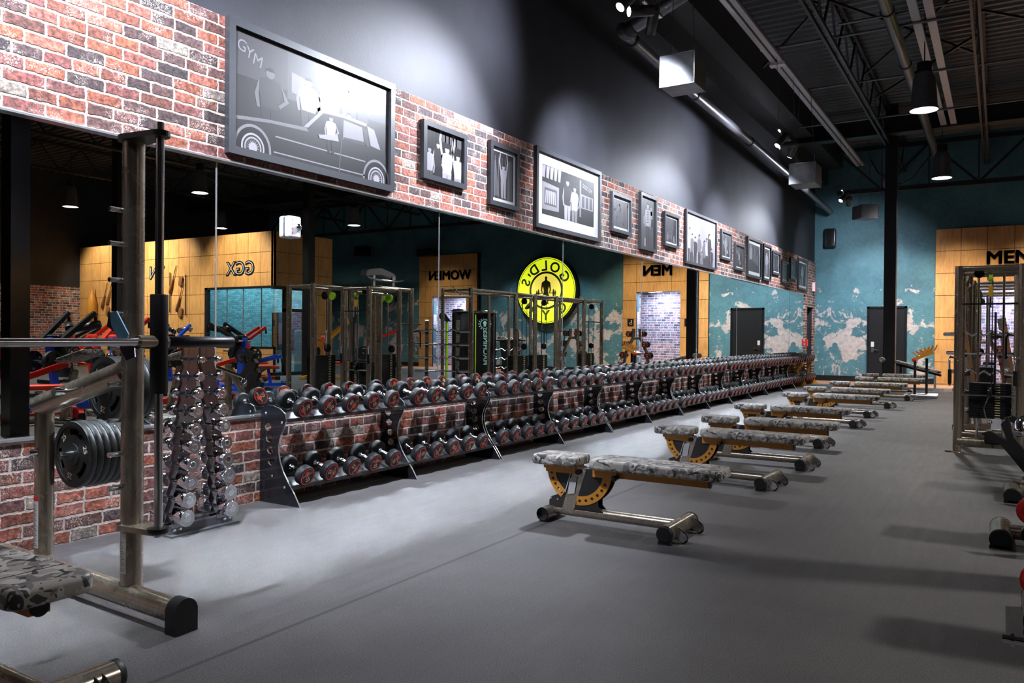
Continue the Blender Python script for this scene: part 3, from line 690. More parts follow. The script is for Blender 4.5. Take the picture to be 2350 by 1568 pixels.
def photo(i, y0, y1, z0, z1, fr, matb, draw, label, bg=.12):
    d = .05; t = thing('framed_photograph', label, 'framed photo', (WX+.03, y0, z0), 0, 'framed black and white photographs')
    w, h = y1-y0, z1-z0; T = frame((0, 0, 0), (0, 1, 0), (0, 0, 1))
    MB().prism([(0, 0), (w, 0), (w, h), (0, h)], M_PFRAME, T, d, [[(fr, fr), (w-fr, fr), (w-fr, h-fr), (fr, h-fr)]]).build('frame', t)
    if matb: MB().box((0, fr, fr), (.02, w-fr, h-fr), M_WPAPER).build('mount', t)
    m0 = fr+matb; pw, ph = w-2*m0, h-2*m0
    mb = MB(); T2 = Matrix.Translation((.021, m0, m0)) @ frame((0, 0, 0), (0, 1, 0), (0, 0, 1)) @ Matrix.Diagonal((pw, ph, 1, 1))
    mb.box((.019 if matb else 0, m0, m0), (.021, m0+pw, m0+ph), tone(bg)); draw(mb, T2, ph/pw); mb.build('print', t)
def F(mb, T, pts, v, lay=.0004): cflat(mb, pts, tone(v), T @ Matrix.Translation((0, 0, lay)))
def lettr(mb, T, st, x, y, h, v, asp, rot=0, lay=.0008): mb.text(text2d(st, h), tone(v), T @ Matrix.Translation((x, y, lay)) @ Matrix.Diagonal((asp, 1, 1, 1)) @ Matrix.Rotation(rad(rot), 4, 'Z'))
def draw_car(mb, T, a):
    F(mb, T, [(0, .62), (1, .62), (1, 1), (0, 1)], .2, .0001); F(mb, T, [(.3, .55), (.75, .55), (.75, 1), (.3, 1)], .25, .0002)
    for c, s in zip('GYM', ((.045, .87), (.085, .83), (.13, .79))): lettr(mb, T, c, s[0], s[1], .1, .5, a, -12)
    F(mb, T, [(.325, .62), (.42, .60), (.42, .78), (.325, .80)], .5, .0003)
    fig(mb, T, .2, .1, .66, .14, a, 2, .35, .1, 1.3); fig(mb, T, .43, .22, .58, .66, a, 2, .55, .2, 1.35); fig(mb, T, .57, .22, .6, .7, a, 2, .6, .2, 1.5); fig(mb, T, .70, .25, .36, .5, a, 0, .5, .2, 1.3)
    fig(mb, T, .80, .26, .48, .2, a, 1, .75, .2, 1.1)
    for i, c in enumerate("GOLD'S GYM"):
        ph = (i-4.5)/4.5; lettr(mb, T, c, .795+ph*.115, .90-ph*ph*.085, .082, .62, a, -ph*32)
    body = [(0, .27), (.186, .315), (.384, .343), (.414, .345), (.52, .53), (.66, .55), (.82, .545), (.886, .525), (.935, .33), (1, .30), (1, 0), (0, 0)]
    F(mb, T, body, .10, .0014)
    F(mb, T, [(0, .265), (.186, .31), (.384, .338), (.414, .345), (.43, .31), (.2, .285), (0, .235)], .42, .0016)
    F(mb, T, [(.40, .345), (.515, .555), (.66, .575), (.83, .565), (.825, .535), (.66, .545), (.525, .528), (.425, .345)], .62, .0018)
    F(mb, T, [(.832, .545), (.886, .525), (.935, .34), (.86, .355)], .6, .0018)
    F(mb, T, [(.43, .345), (.528, .518), (.646, .532), (.628, .33)], .07, .0018); F(mb, T, [(.658, .335), (.662, .525), (.795, .512), (.812, .345)], .55, .0018); F(mb, T, [(.66, .335), (.662, .36), (.815, .375), (.825, .34)], .16, .002); F(mb, T, [(.80, .51), (.83, .50), (.85, .34), (.82, .34)], .2, .002)
    fig(mb, T @ Matrix.Translation((0, 0, .002)), .575, .16, .36, .8, a, 2, .6, .1, 1.25)
    F(mb, T, [(.49, .31), (.62, .36), (.628, .30), (.50, .28)], .7, .0036)
    for x0, x1, yy in ((.23, .82, .175), (.22, .82, .035)): F(mb, T, [(x0, yy), (x1, yy), (x1, yy+.012), (x0, yy+.012)], .6, .002)
    F(mb, T, [(.63, 0), (.634, 0), (.652, .34), (.648, .34)], .4, .002)
    for cx in (.105, .905):
        r = .105; q = T @ Matrix.Translation((cx, .03, 0)) @ Matrix.Diagonal((a, 1, 1, 1))
        for rr, v, ly in ((.20, .5, .0020), (.175, .06, .0022), (.125, .75, .0024), (.108, .12, .0026), (.092, .72, .0028), (.078, .18, .003), (.045, .75, .0032)):
            pts = [(rr*cos(rad(x)), max(-.03, rr*sin(rad(x)))) for x in range(0, 181, 12)] if rr > .15 else [(rr*cos(rad(x)), max(-.03, rr*sin(rad(x)))) for x in range(0, 360, 12)]
            if rr > .15: pts = pts + [(-rr, -.03), (rr, -.03)]
            mb.flat(pts, tone(v), q @ Matrix.Translation((0, 0, ly)))
        for k in range(0, 181, 20): mb.flat([(.045*cos(rad(k-4)), .045*sin(rad(k-4))), (.078*cos(rad(k)), .078*sin(rad(k))), (.045*cos(rad(k+4)), .045*sin(rad(k+4)))], tone(.7), q @ Matrix.Translation((0, 0, .0034)))
def draw_three(mb, T, a):
    for i in range(8): F(mb, T, [(.1*i+.12, 0), (.1*i+.15, 0), (.1*i+.15, 1), (.1*i+.12, 1)], .09, .0002)
    F(mb, T, [(.45, .8), (.98, .75), (.98, .98), (.45, .98)], .22, .0002)
    fig(mb, T, .12, -.35, .95, .6, a, 0, .55, .2); fig(mb, T, .34, -.25, 1.0, .12, a, 2, .7, .1); fig(mb, T, .58, -.4, 1.12, .72, a, 1, .75, .6, 1.2); fig(mb, T, .88, -.4, 1.02, .65, a, 1, .65, .5, 1.1)
def draw_pose(mb, T, a):
    F(mb, T, [(.05, .05), (.3, .05), (.12, .8), (.05, .8)], .3, .0002); F(mb, T, [(.7, 0), (.95, 0), (.95, .9), (.7, .85)], .28, .0002)
    for i in range(5): F(mb, T, [(.06+.18*i, .0), (.08+.18*i, 0), (.10+.17*i, .9), (.08+.17*i, .9)], .45, .0003)
    fig(mb, T, .5, .03, .72, .62, a, 1, .7, .6, 1.2)
def draw_pair(mb, T, a):
    F(mb, T, [(0, .1), (.30, .12), (.30, .62), (0, .66)], .5, .0002); F(mb, T, [(.04, .2), (.26, .2), (.26, .55), (.04, .55)], .25, .0003)
    for i in range(6): F(mb, T, [(.05+.035*i, .24), (.07+.035*i, .24), (.085+.03*i, .5), (.06+.03*i, .5)], .62, .0004)
    for i in range(5): F(mb, T, [(.0+.07*i, .75), (.04+.07*i, .74), (.06+.07*i, .99), (.0+.07*i, .99)], .6, .0003)
    F(mb, T, [(.70, .15), (.73, .15), (.73, .95), (.70, .95)], .5, .0002); F(mb, T, [(.73, .35), (.98, .35), (.98, .64), (.73, .66)], .6, .0002)
    for i in range(3): F(mb, T, [(.745+.08*i, .37), (.80+.08*i, .37), (.80+.08*i, .62), (.745+.08*i, .62)], .25, .0004)
    lettr(mb, T, "GOLD'S GYM", .855, .82, .09, .8, a*.62, -6)
    fig(mb, T, .46, -.18, 1.05, .14, a, 2, .6, .65, 1.1); fig(mb, T, .60, -.22, 1.0, .72, a, 2, .55, .45, 1.1)
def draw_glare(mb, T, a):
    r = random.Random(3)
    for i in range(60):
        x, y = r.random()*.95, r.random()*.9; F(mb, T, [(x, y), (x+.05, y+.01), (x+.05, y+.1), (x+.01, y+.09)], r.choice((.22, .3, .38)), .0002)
def draw_one(k, tn=.6, arms=0, w=1.1):
    def f(mb, T, a):
        r = random.Random(k)
        for i in range(7): x, y = r.random()*.85, r.random()*.8; F(mb, T, [(x, y), (x+.14, y+.02), (x+.12, y+.18), (x, y+.16)], r.choice((.08, .22, .4, .6)), .0002)
        fig(mb, T, .5, .02, .88 if arms != 1 else .68, tn, a, arms, .7, r.choice((.15, .5)), w)
        if k == 6:
            for i in range(6): F(mb, T, [(.42, .50+.05*i), (.58, .52+.05*i), (.58, .535+.05*i), (.42, .515+.05*i)], .12, .0012)
    return f
def draw_n(n, seed, lo=.1, hi=.5):
    def f(mb, T, a): crowd(mb, T, n, seed, a, lo, hi)
    return f
P_ = [(3.70, 5.49, 2.524, 3.487, .055, 0, draw_car, 'very large framed photo of a vintage saloon car and bodybuilders', .10),
 (5.91, 6.62, 2.73, 3.284, .05, 0, draw_three, 'small dark framed photo of three bodybuilders raising arms', .06),
 (7.06, 7.65, 2.65, 3.335, .05, .04, draw_pose, 'narrow framed photo of one bodybuilder posing among machines', .15),
 (8.04, 9.81, 2.528, 3.482, .05, .13, draw_pair, 'large white-mounted framed photo of two men by a shop front', .10),
 (10.17, 10.86, 2.73, 3.285, .045, .04, draw_glare, 'small framed photo washed grey by glare', .30),
 (11.21, 11.87, 2.58, 3.44, .045, 0, draw_one(6, .7, 0, 1.0), 'tall framed photo of a person in a striped top', .25),
 (12.22, 12.89, 2.735, 3.29, .045, .035, draw_n(3, 4), 'small framed photo of three people in white shirts', .14),
 (13.24, 14.99, 2.53, 3.472, .045, 0, draw_n(9, 11, .1, .5), 'large bright framed photo of a cheering crowd with raised arms', .62),
 (15.29, 15.99, 2.785, 3.36, .045, .03, draw_one(9, .4, 2), 'small framed photo just right of the crowd picture', .16),
 (16.24, 16.94, 2.65, 3.2, .045, .03, draw_one(10, .65, 1), 'small low framed photo of a figure with arms up', .12),
 (17.19, 18.37, 2.57, 3.44, .055, .08, draw_n(3, 21, .4, .9), 'large framed photo with wide white mount, beyond the crowd picture', .2),
 (18.54, 19.23, 2.58, 3.42, .05, .05, draw_one(12, .6, 2, 1.3), 'tall narrow framed photo of a single bodybuilder in profile', .2),
 (19.39, 20.15, 2.785, 3.34, .05, .03, draw_n(2, 31, .4, .8), 'small framed photo, high, right of the tall narrow one', .12),
 (20.35, 21.08, 2.64, 3.19, .05, .04, draw_one(14, .3, 0), 'smallest low framed photo, third from the far corner', .25),
 (21.27, 22.0, 2.79, 3.335, .05, .03, draw_one(15, .6, 2), 'small high framed photo, second from the far corner', .2),
 (22.22, 23.4, 2.575, 3.42, .055, .06, draw_one(16, .55, 2, 1.4), 'last large framed photo before the far corner, with white mount', .08)]
for i, (y0, y1, z0, z1, fr, mt, dr_, lb, bg) in enumerate(P_): photo(i, y0, y1, z0, z1, fr, mt, dr_, lb, bg)
# fire alarm strobe on the mirror, red call point by the corner
t = thing('fire_alarm_strobe', 'white fire alarm strobe with clear flasher mounted on the mirror', 'fire alarm', (WX+.008, 4.335, 1.99))
MB().pad((-.065, -.085, 0), (.065, .085, .055), M_WHITE, .02, .015, frame((0, 0, .085), (0, 1, 0), (0, 0, 1))).build('casing', t)
T = frame((.055, 0, .085), (0, 1, 0), (0, 0, 1)); mb = MB()
for i, c in enumerate('FIRE'): mb.text(text2d(c, .018), M_REDP, T @ Matrix.Translation((-.03, .05-.033*i, .0015)))
mb.build('lettering', t); MB().ball((.06, .03, .085), .028, M_CHROME, .8, 1, 1.1).build('flasher', t)
t = thing('fire_call_point', 'red and white fire alarm box on the brick beside the far corner', 'fire alarm', (WX+.03, 24.3, 2.62))
MB().box((0, 0, 0), (.08, .14, .26), M_WHITE).box((.08, 0, 0), (.09, .14, .26), M_REDP).build('casing', t)
mb = MB().box((WX+.03, 23.42, 1.02), (WX+.08, 23.54, 1.22), M_REDP).build('pull_station'); tag(mb, 'small red fire pull station on the brick left of the doorway', 'fire alarm')
# ================================================================== THINGS ON THE FAR WALL
def letters(st, x, z, h, m, d=.1, th=.03, off=.012, name='letter_sign', label='', cat='sign', y=None, sx=1.0):
    yy = BY-d if y is None else y
    T = frame((0, 0, 0), (1, 0, 0), (0, 0, 1)); mb = MB()
    [mb.text(text2d(st, h, 0, th/2), m, T @ Matrix.Translation((k*.016, kk*.01, 0)) @ Matrix.Diagonal((1.08+.0, 1+.0, 1, 1)) @ Matrix.Diagonal((sx, 1, 1, 1))) for k in (-1, 0, 1) for kk in (-1, 1)]; o = mb.build(name, loc=(x, yy-th/2+.002, z)); tag(o, label, cat); return o
letters('MEN', .18, 3.44, .33, M_BLKM, label='black block letters MEN on the wooden surround', name='men_sign')
letters('WOMEN', 8.62, 3.55, .33, M_BLKM, label='black block letters WOMEN on the wooden surround', name='women_sign')
for st, x, lb in (('GGX', 10.17, 'dark outlined letters GGX on the studio wall'), ('TN', 14.28, 'dark outlined letters TN high on the wooden tool wall'), ('ITE', 16.0, 'dark outlined letters ITE near the end of the wooden tool wall')):
    t = thing('letter_sign', lb, 'sign', (x, SY, 3.22)); T = frame((0, -.012, 0), (1, 0, 0), (0, 0, 1))
    MB().text(text2d(st, .40, .02, .012), M_FRAME, T).build('letters', t); MB().text(text2d(st, .40, -.015, .002), M_WHITE, T @ Matrix.Translation((0, 0, .014))).build('inline', t); 
    MB().text(text2d(st, .40, -.024, .002), M_FRAME, T @ Matrix.Translation((0, 0, .016))).build('infill', t)
for x, z, lb in ((-.86, 1.72, 'small black accessible toilet sign left of the men opening'), (1.12, 1.72, 'small black accessible toilet sign right of the men opening')):
    t = thing('toilet_sign', lb, 'sign', (x, BY-.092, z)); T = frame((0, 0, 0), (1, 0, 0), (0, 0, 1))
    MB().box((-.11, -.012, -.12), (.11, 0, .12), M_BLKM).build('plate', t); mb = MB(); q = T @ Matrix.Translation((0, 0, .0135))
    mb.flat(circ(-.03, .06, .018, n=10), M_WHITE, q); mb.flat([(-.045, .04), (-.02, .04), (-.015, 0), (.025, -.005), (.045, -.05), (.03, -.055), (.012, -.018), (-.035, -.015)], M_WHITE, q)
    mb.flat(sector(-.012, -.03, .036, .047, 110, 350, 10), M_WHITE, q); mb.build('pictogram', t)
t = thing('wall_speaker', 'black loudspeaker mounted on the teal wall near the left corner', 'loudspeaker', (-4.265, BY, 3.9))
MB().pad((-.16, -.28, 0), (.16, .28, .2), M_BLK, .05, .03, frame((0, 0, .28), (1, 0, 0), (0, 0, 1))).build('cabinet', t); MB().box((-.18, -.09, 0), (-.15, 0, .5), M_BLKM).build('bracket', t)
MB().box((-.02, -.203, .27), (.02, -.2, .277), M_BRUSH).build('badge', t)
for x, z, w, h, lb in ((9.55, 4.3, .75, .28, 'black box projector mounted above the women surround'), (12.9, 4.45, .55, .4, 'black box high on the dark teal wall'), ):
    tag(MB().box((x-w/2, BY-.5, z), (x+w/2, BY-.09, z+h), M_BLKM).box((x-.05, BY-.09, z), (x+.05, BY, z+h), M_BLKM).build('wall_box'), lb, 'equipment box')
tag(MB().box((1.2, BY-.4, 4.05), (1.5, BY, 4.3), M_BLKM).build('wall_box'), 'black box at the top right corner of the men surround', 'equipment box')
# round backlit sign
t = thing('round_gym_sign', "big round yellow backlit GOLD'S GYM sign on the teal wall", 'sign', (4.30, BY-.005, 2.86)); R_ = 1.17
MB().lathe([(R_+.06, 0), (R_+.07, .02), (R_+.07, .20), (R_+.04, .215)], (0, 0, 0), (0, -1, 0), M_BLKM, 48).build('drum', t)
T = frame((0, -.222, 0), (1, 0, 0), (0, 0, 1))
f = MB().add([(x, -.222, z) for x, z in circ(0, 0, R_, n=48)], [tuple(range(48))], M_SIGN).build('lit_face', t)
mb = MB(); q = T @ Matrix.Translation((0, 0, .004)); OLV = plain('olive_print', (.10, .11, .012), .4, nz=.3)
mb.flat(sector(0, 0, .60, .675, 0, 359.9, 48), OLV, q); mb.flat(sector(0, 0, 1.12, 1.14, 0, 359.9, 48), OLV, q)
mb.build('rings', t)
mb = MB()
for i, c in enumerate("GOLD'S"):
    a = (148, 114, 86, 56, 39, 20)[i]; mb.text(text2d(c, .35, .012), OLV, q @ Matrix.Translation((.88*cos(rad(a)), .88*sin(rad(a)), 0)) @ Matrix.Rotation(rad(a-90), 4, 'Z'))
for c, a in zip('GYM', (224, 270, 316)): mb.text(text2d(c, .35, .012), OLV, q @ Matrix.Translation((.88*cos(rad(a)), .88*sin(rad(a)), 0)) @ Matrix.Rotation(rad(a+90), 4, 'Z'))
mb.build('lettering', t)
mb = MB(); body = [(.0, .50), (.045, .48), (.05, .42), (.035, .37), (.09, .33), (.17, .28), (.19, .16), (.20, .0), (.16, -.1), (.135, -.08), (.15, .05), (.12, .14), (.09, .02), (.09, -.1), (.14, -.2), (.13, -.34), (.09, -.42), (.12, -.48), (.04, -.48), (.045, -.36), (.02, -.2)]
mb.flat([(x, y) for x, y in body]+[(-x, y) for x, y in reversed(body) if x > 0], OLV, q)
mb.flat([(-.42, -.11), (.42, -.11), (.42, -.085), (-.42, -.085)], OLV, q)
for s in (-1, 1):
    mb.flat(circ(s*.30, -.1, .035, .15, 16), OLV, q); mb.flat(circ(s*.37, -.1, .03, .11, 16), OLV, q)
mb.build('lifter_emblem', t)
# ================================================================== DUMBBELL RACKS ALONG THE LEFT WALL
RAIL_B, RAIL_T = .145, .635
UP = [(-4.70, 0), (-4.672, .67), (-4.655, .705), (-4.61, .722), (-4.55, .72), (-4.47, .70), (-4.42, .665), (-4.405, .62), (-4.425, .565), (-4.46, .51), (-4.484, .44), (-4.486, .38), (-4.468, .31), (-4.435, .24), (-4.38, .165), (-4.32, .09), (-4.28, .03), (-4.262, 0)]
def upright_mesh(m):
    poly = [(x, z) for x, z in UP]; holes = [circ(-4.595+.012*i, .56-.085*i, .034, .028, 18) for i in range(4)]
    mb = MB(); mb.prism(poly, m, frame((0, .006, 0), (1, 0, 0), (0, 0, 1)), .012, holes, M_EDGE if m is M_FRAME else m)
    return mb
UPO = {}
BAYN = 14; U0 = 4.04
def weight(bay, tier): return ([20, 20, 30, 30, 40, 40, 50, 50, 60, 60, 75, 75, 90, 90] if tier else [25, 25, 35, 35, 45, 45, 55, 55, 70, 70, 80, 80, 95, 100])[bay]
def dumb_mesh_parts(wt):
    r = .0715+.00018*wt if wt < 60 else .082+.00004*wt; th = .055+.0004*wt; hx = .062
    ink = M_CREAM
    head = MB().lathe([(r-.014, 0), (r-.004, .004), (r, .012), (r, th-.010), (r-.004, th-.003), (r-.012, th)], (hx, 0, 0), (1, 0, 0), M_RUB, 24)
    lab = MB(); T = frame((hx+th+.0006, 0, 0), (0, 1, 0), (0, 0, 1)); q = r-.009
    lab.flat(circ(0, 0, q, n=28), M_BLKM, T); lab.flat(sector(0, 0, q*.84, q*.95, 0, 359.9, 28), M_REDP, T @ Matrix.Translation((0, 0, .0006)))
    T2 = T @ Matrix.Translation((0, 0, .0007))
    lab.flat(sector(0, q*.34, 0, q*.34, 15, 165, 8), M_REDP, T2); lab.flat(sector(0, q*.20, 0, q*.28, 200, 340, 8), M_REDP, T2)
    lab.text(text2d('GYMPRO', q*.24, .0), ink, T2 @ Matrix.Translation((0, q*.27, .0005)))
    lab.text(text2d(str(wt), q*.44, .0006), ink, T2 @ Matrix.Translation((0, -q*.36, .0005)))
    han = MB().lathe([(.022, -hx-.001), (.022, -hx+.012), (.014, -hx+.016), (.0165, -.02), (.0165, .02), (.014, hx-.016), (.022, hx-.012), (.022, hx+.001)], (0, 0, 0), (1, 0, 0), M_CHROME, 16)
    return head, lab, han
DB = {}
def make_dumbbell(wt, far):
    head, lab, han = dumb_mesh_parts(wt)
    if far:
        mb = MB()
        for R in (Matrix.Identity(4), Matrix.Rotation(pi, 4, 'Z')):
            for src in (head, lab):
                for k, mm in enumerate(src.mats): pass
                b = len(mb.v); mb.v += [tuple(R @ Vector(p)) for p in src.v]
                for f_, mi_, sm in zip(src.f, src.m, src.s): mb.f.append([b+i for i in f_]); mb.m.append(mb.mi(src.mats[mi_])); mb.s.append(sm)
        b = len(mb.v); mb.v += han.v
        for f_, mi_, sm in zip(han.f, han.m, han.s): mb.f.append([b+i for i in f_]); mb.m.append(mb.mi(han.mats[mi_])); mb.s.append(sm)
        return mb.build('dumbbell')
    t = thing('dumbbell', '', 'dumbbell'); mh, ml = head.mesh('head'), lab.mesh('face_label')
    for k in range(2):
        h = bpy.data.objects.new('head', mh); COL.objects.link(h); h.parent = t; h.rotation_euler = (0, 0, pi*k)
        l = bpy.data.objects.new('face_label', ml); COL.objects.link(l); l.parent = h
    han.build('grip', t); return t
def copy_any(src, first):
    return src if first else dup(src, (0, 0, 0))
for k in range(7):
    orange = k == 6; m = M_ORANGE if orange else M_FRAME; y0 = U0+2.715*k; L_ = 2.69
    t = thing('dumbbell_rack', ('orange two-tier dumbbell rack at the far end of the row' if orange else 'black two-tier dumbbell rack against the brick dado, %s from the camera end' % ORD[k]), 'dumbbell rack', (0, y0, 0), 0, 'two-tier dumbbell racks')
    if m not in UPO: UPO[m] = upright_mesh(m).mesh('upright')
    for yy in (0, L_/2, L_-.012):
        o = bpy.data.objects.new('upright', UPO[m]); COL.objects.link(o); o.parent = t; o.location = (0, yy, 0)
        mb = MB()
        for x, z in ((-4.62, .66), (-4.45, .60), (-4.55, .20), (-4.42, .13)): mb.lathe([(.011, 0), (.009, .004), (.004, .006)], (x, -.006, z), (0, -1, 0), M_BRUSH, 10)
        mb.build('bolts', o)
    for nm, xa, za, xb, zb in (('upper_shelf', -4.55, RAIL_T+.05, -4.40, RAIL_T), ('lower_shelf', -4.53, RAIL_B+.06, -4.36, RAIL_B)):
        mb = MB(); d = Vector((xb-xa, 0, zb-za)).normalized()
        mb.bar((xa, 0, za-.01), (xa, L_, za-.01), .02, .02, M_DARK).bar((xb, 0, zb-.016), (xb, L_, zb-.016), .02, .022, M_DARK)
        mb.bar((xa, L_/2, za-.024), (xb, L_/2, zb-.03), L_-.03, .005, M_DARK)
        sh = mb.build(nm, t); sm = MB()
        if k < 4:
            for b in range(2):
                for i in range(5):
                    yy = b*L_/2+.125+.25*i
                    for xx, zz in ((xa+.012, za+.004), (xb-.002, zb+.012)):
                        P_s = [(xx, yy+.066*cos(rad(a)), zz+.055+.066*sin(rad(a))) for a in range(215, 326, 22)]
                        sm.tube(P_s, .006, M_BLK, 6)
            sm.build('saddles', sh)
for tier in (1, 0):
    for bay in range(BAYN):
        wt = weight(bay, tier); far = bay >= 6; key = (wt, far)
        for i in range(5):
            y = U0 + 2.715*(bay//2) + (bay % 2)*1.345 + .15+.25*i
            fr_ = key not in DB
            if fr_: DB[key] = make_dumbbell(wt, far)
            o = DB[key] if fr_ else dup(DB[key], (0, 0, 0))
            r = .0715+.00018*wt if wt < 60 else .082+.00004*wt
            o.location = (-4.463 if tier else -4.44, y-.025, (.733 if tier else .237)+(r-.0745)*.9)
            tilt = rad(16 if tier else 19); sp = random.uniform(0, 2*pi)
            o.rotation_euler = (Matrix.Rotation(tilt, 3, 'Y') @ Matrix.Rotation(sp, 3, 'X')).to_euler()
            o['category'] = 'dumbbell'; o['group'] = 'round rubber dumbbells on the %s shelves' % ('upper' if tier else 'lower')
            o['label'] = 'black %d pound dumbbell, %s of five in %s bay of the %s shelf' % (wt, ORD[i], ORD[bay], 'upper' if tier else 'lower')
# ================================================================== CHROME DUMBBELL TREE
t = thing('chrome_dumbbell_rack', 'tall narrow chrome stand for small chrome dumbbells, beside the smith machine', 'dumbbell rack', (0, 0, 0))
def yc(col, k):  # k 0 top .. 9 bottom
    f_ = k/9; return (3.175-.105*f_) if col == 0 else (3.30+.10*f_)
def zc(k): return 1.085-.1075*k
def rc(k): return (.019, .028, .033, .037, .040, .043, .046, .048, .050, .052)[k]
for col in range(2):
    for xp in (-4.372, -4.30):
        L1, R1 = [], []
        for k in range(10):
            c = yc(col, k); hw = .034+.0014*k
            L1 += [(c-hw, zc(k)+.03), (c-hw*.62, zc(k)-.004), (c-hw, zc(k)-.05)]
            R1 += [(c+hw, zc(k)+.03), (c+hw*.62, zc(k)-.004), (c+hw, zc(k)-.05)]
        poly = [(L1[0][0]+.006, zc(0)+.085), (R1[0][0]-.006, zc(0)+.085)]+R1+[(R1[-1][0], .05), (L1[-1][0], .05)]+list(reversed(L1))
        MB().prism(poly, M_DARKREFL, frame((xp, 0, 0), (0, 1, 0), (0, 0, 1)), .004).build('side_plate', t)
MB().box((-4.68, 3.0, 0), (-4.255, 3.5, .012), M_GALV).box((-4.34, 3.02, .012), (-4.30, 3.48, .062), M_GALV).box((-4.45, 3.02, .012), (-4.41, 3.48, .062), M_GALV).build('base', t)
mb = MB()
for yy in (3.05, 3.09, 3.42, 3.46): mb.lathe([(.012, 0), (.008, .006)], (-4.30, yy, .037), (1, 0, 0), M_CHROME, 10)
mb.build('bolts', t)
for k in range(10):
    for col in range(2):
        r = rc(k); hl_ = .072; th = (.03, .045, .054, .06, .064, .068, .072, .075, .078, .08)[k]
        d = thing('chrome_dumbbell', 'small shiny chrome dumbbell, %s from the top in the %s column' % (ORD[k], ('column nearer the camera', 'column nearer the black racks')[col].replace('column ', '')) , 'dumbbell', (-4.2-hl_-th, yc(col, k), zc(k)), 0, 'chrome dumbbells on the narrow stand')
        d['label'] = 'small chrome dumbbell, %s from the top in the column %s' % (ORD[k], ('nearer the smith machine', 'nearer the black racks')[col])
        for s in (-1, 1):
            MB().lathe([(r-.003, 0), (r, .003), (r, th-.003), (r-.003, th)], (s*hl_, 0, 0), (s, 0, 0), M_CHROME, 22, True, M_BRUSH).lathe([(r*.45, 0), (r*.45, .0015), (r*.38, .0015)], (s*(hl_+th), 0, 0), (s, 0, 0), M_CHROME, 16).build('head', d)
        MB().lathe([(.010, -hl_), (.0125, 0), (.010, hl_)], (0, 0, 0), (1, 0, 0), M_BRUSH, 12).build('grip', d)
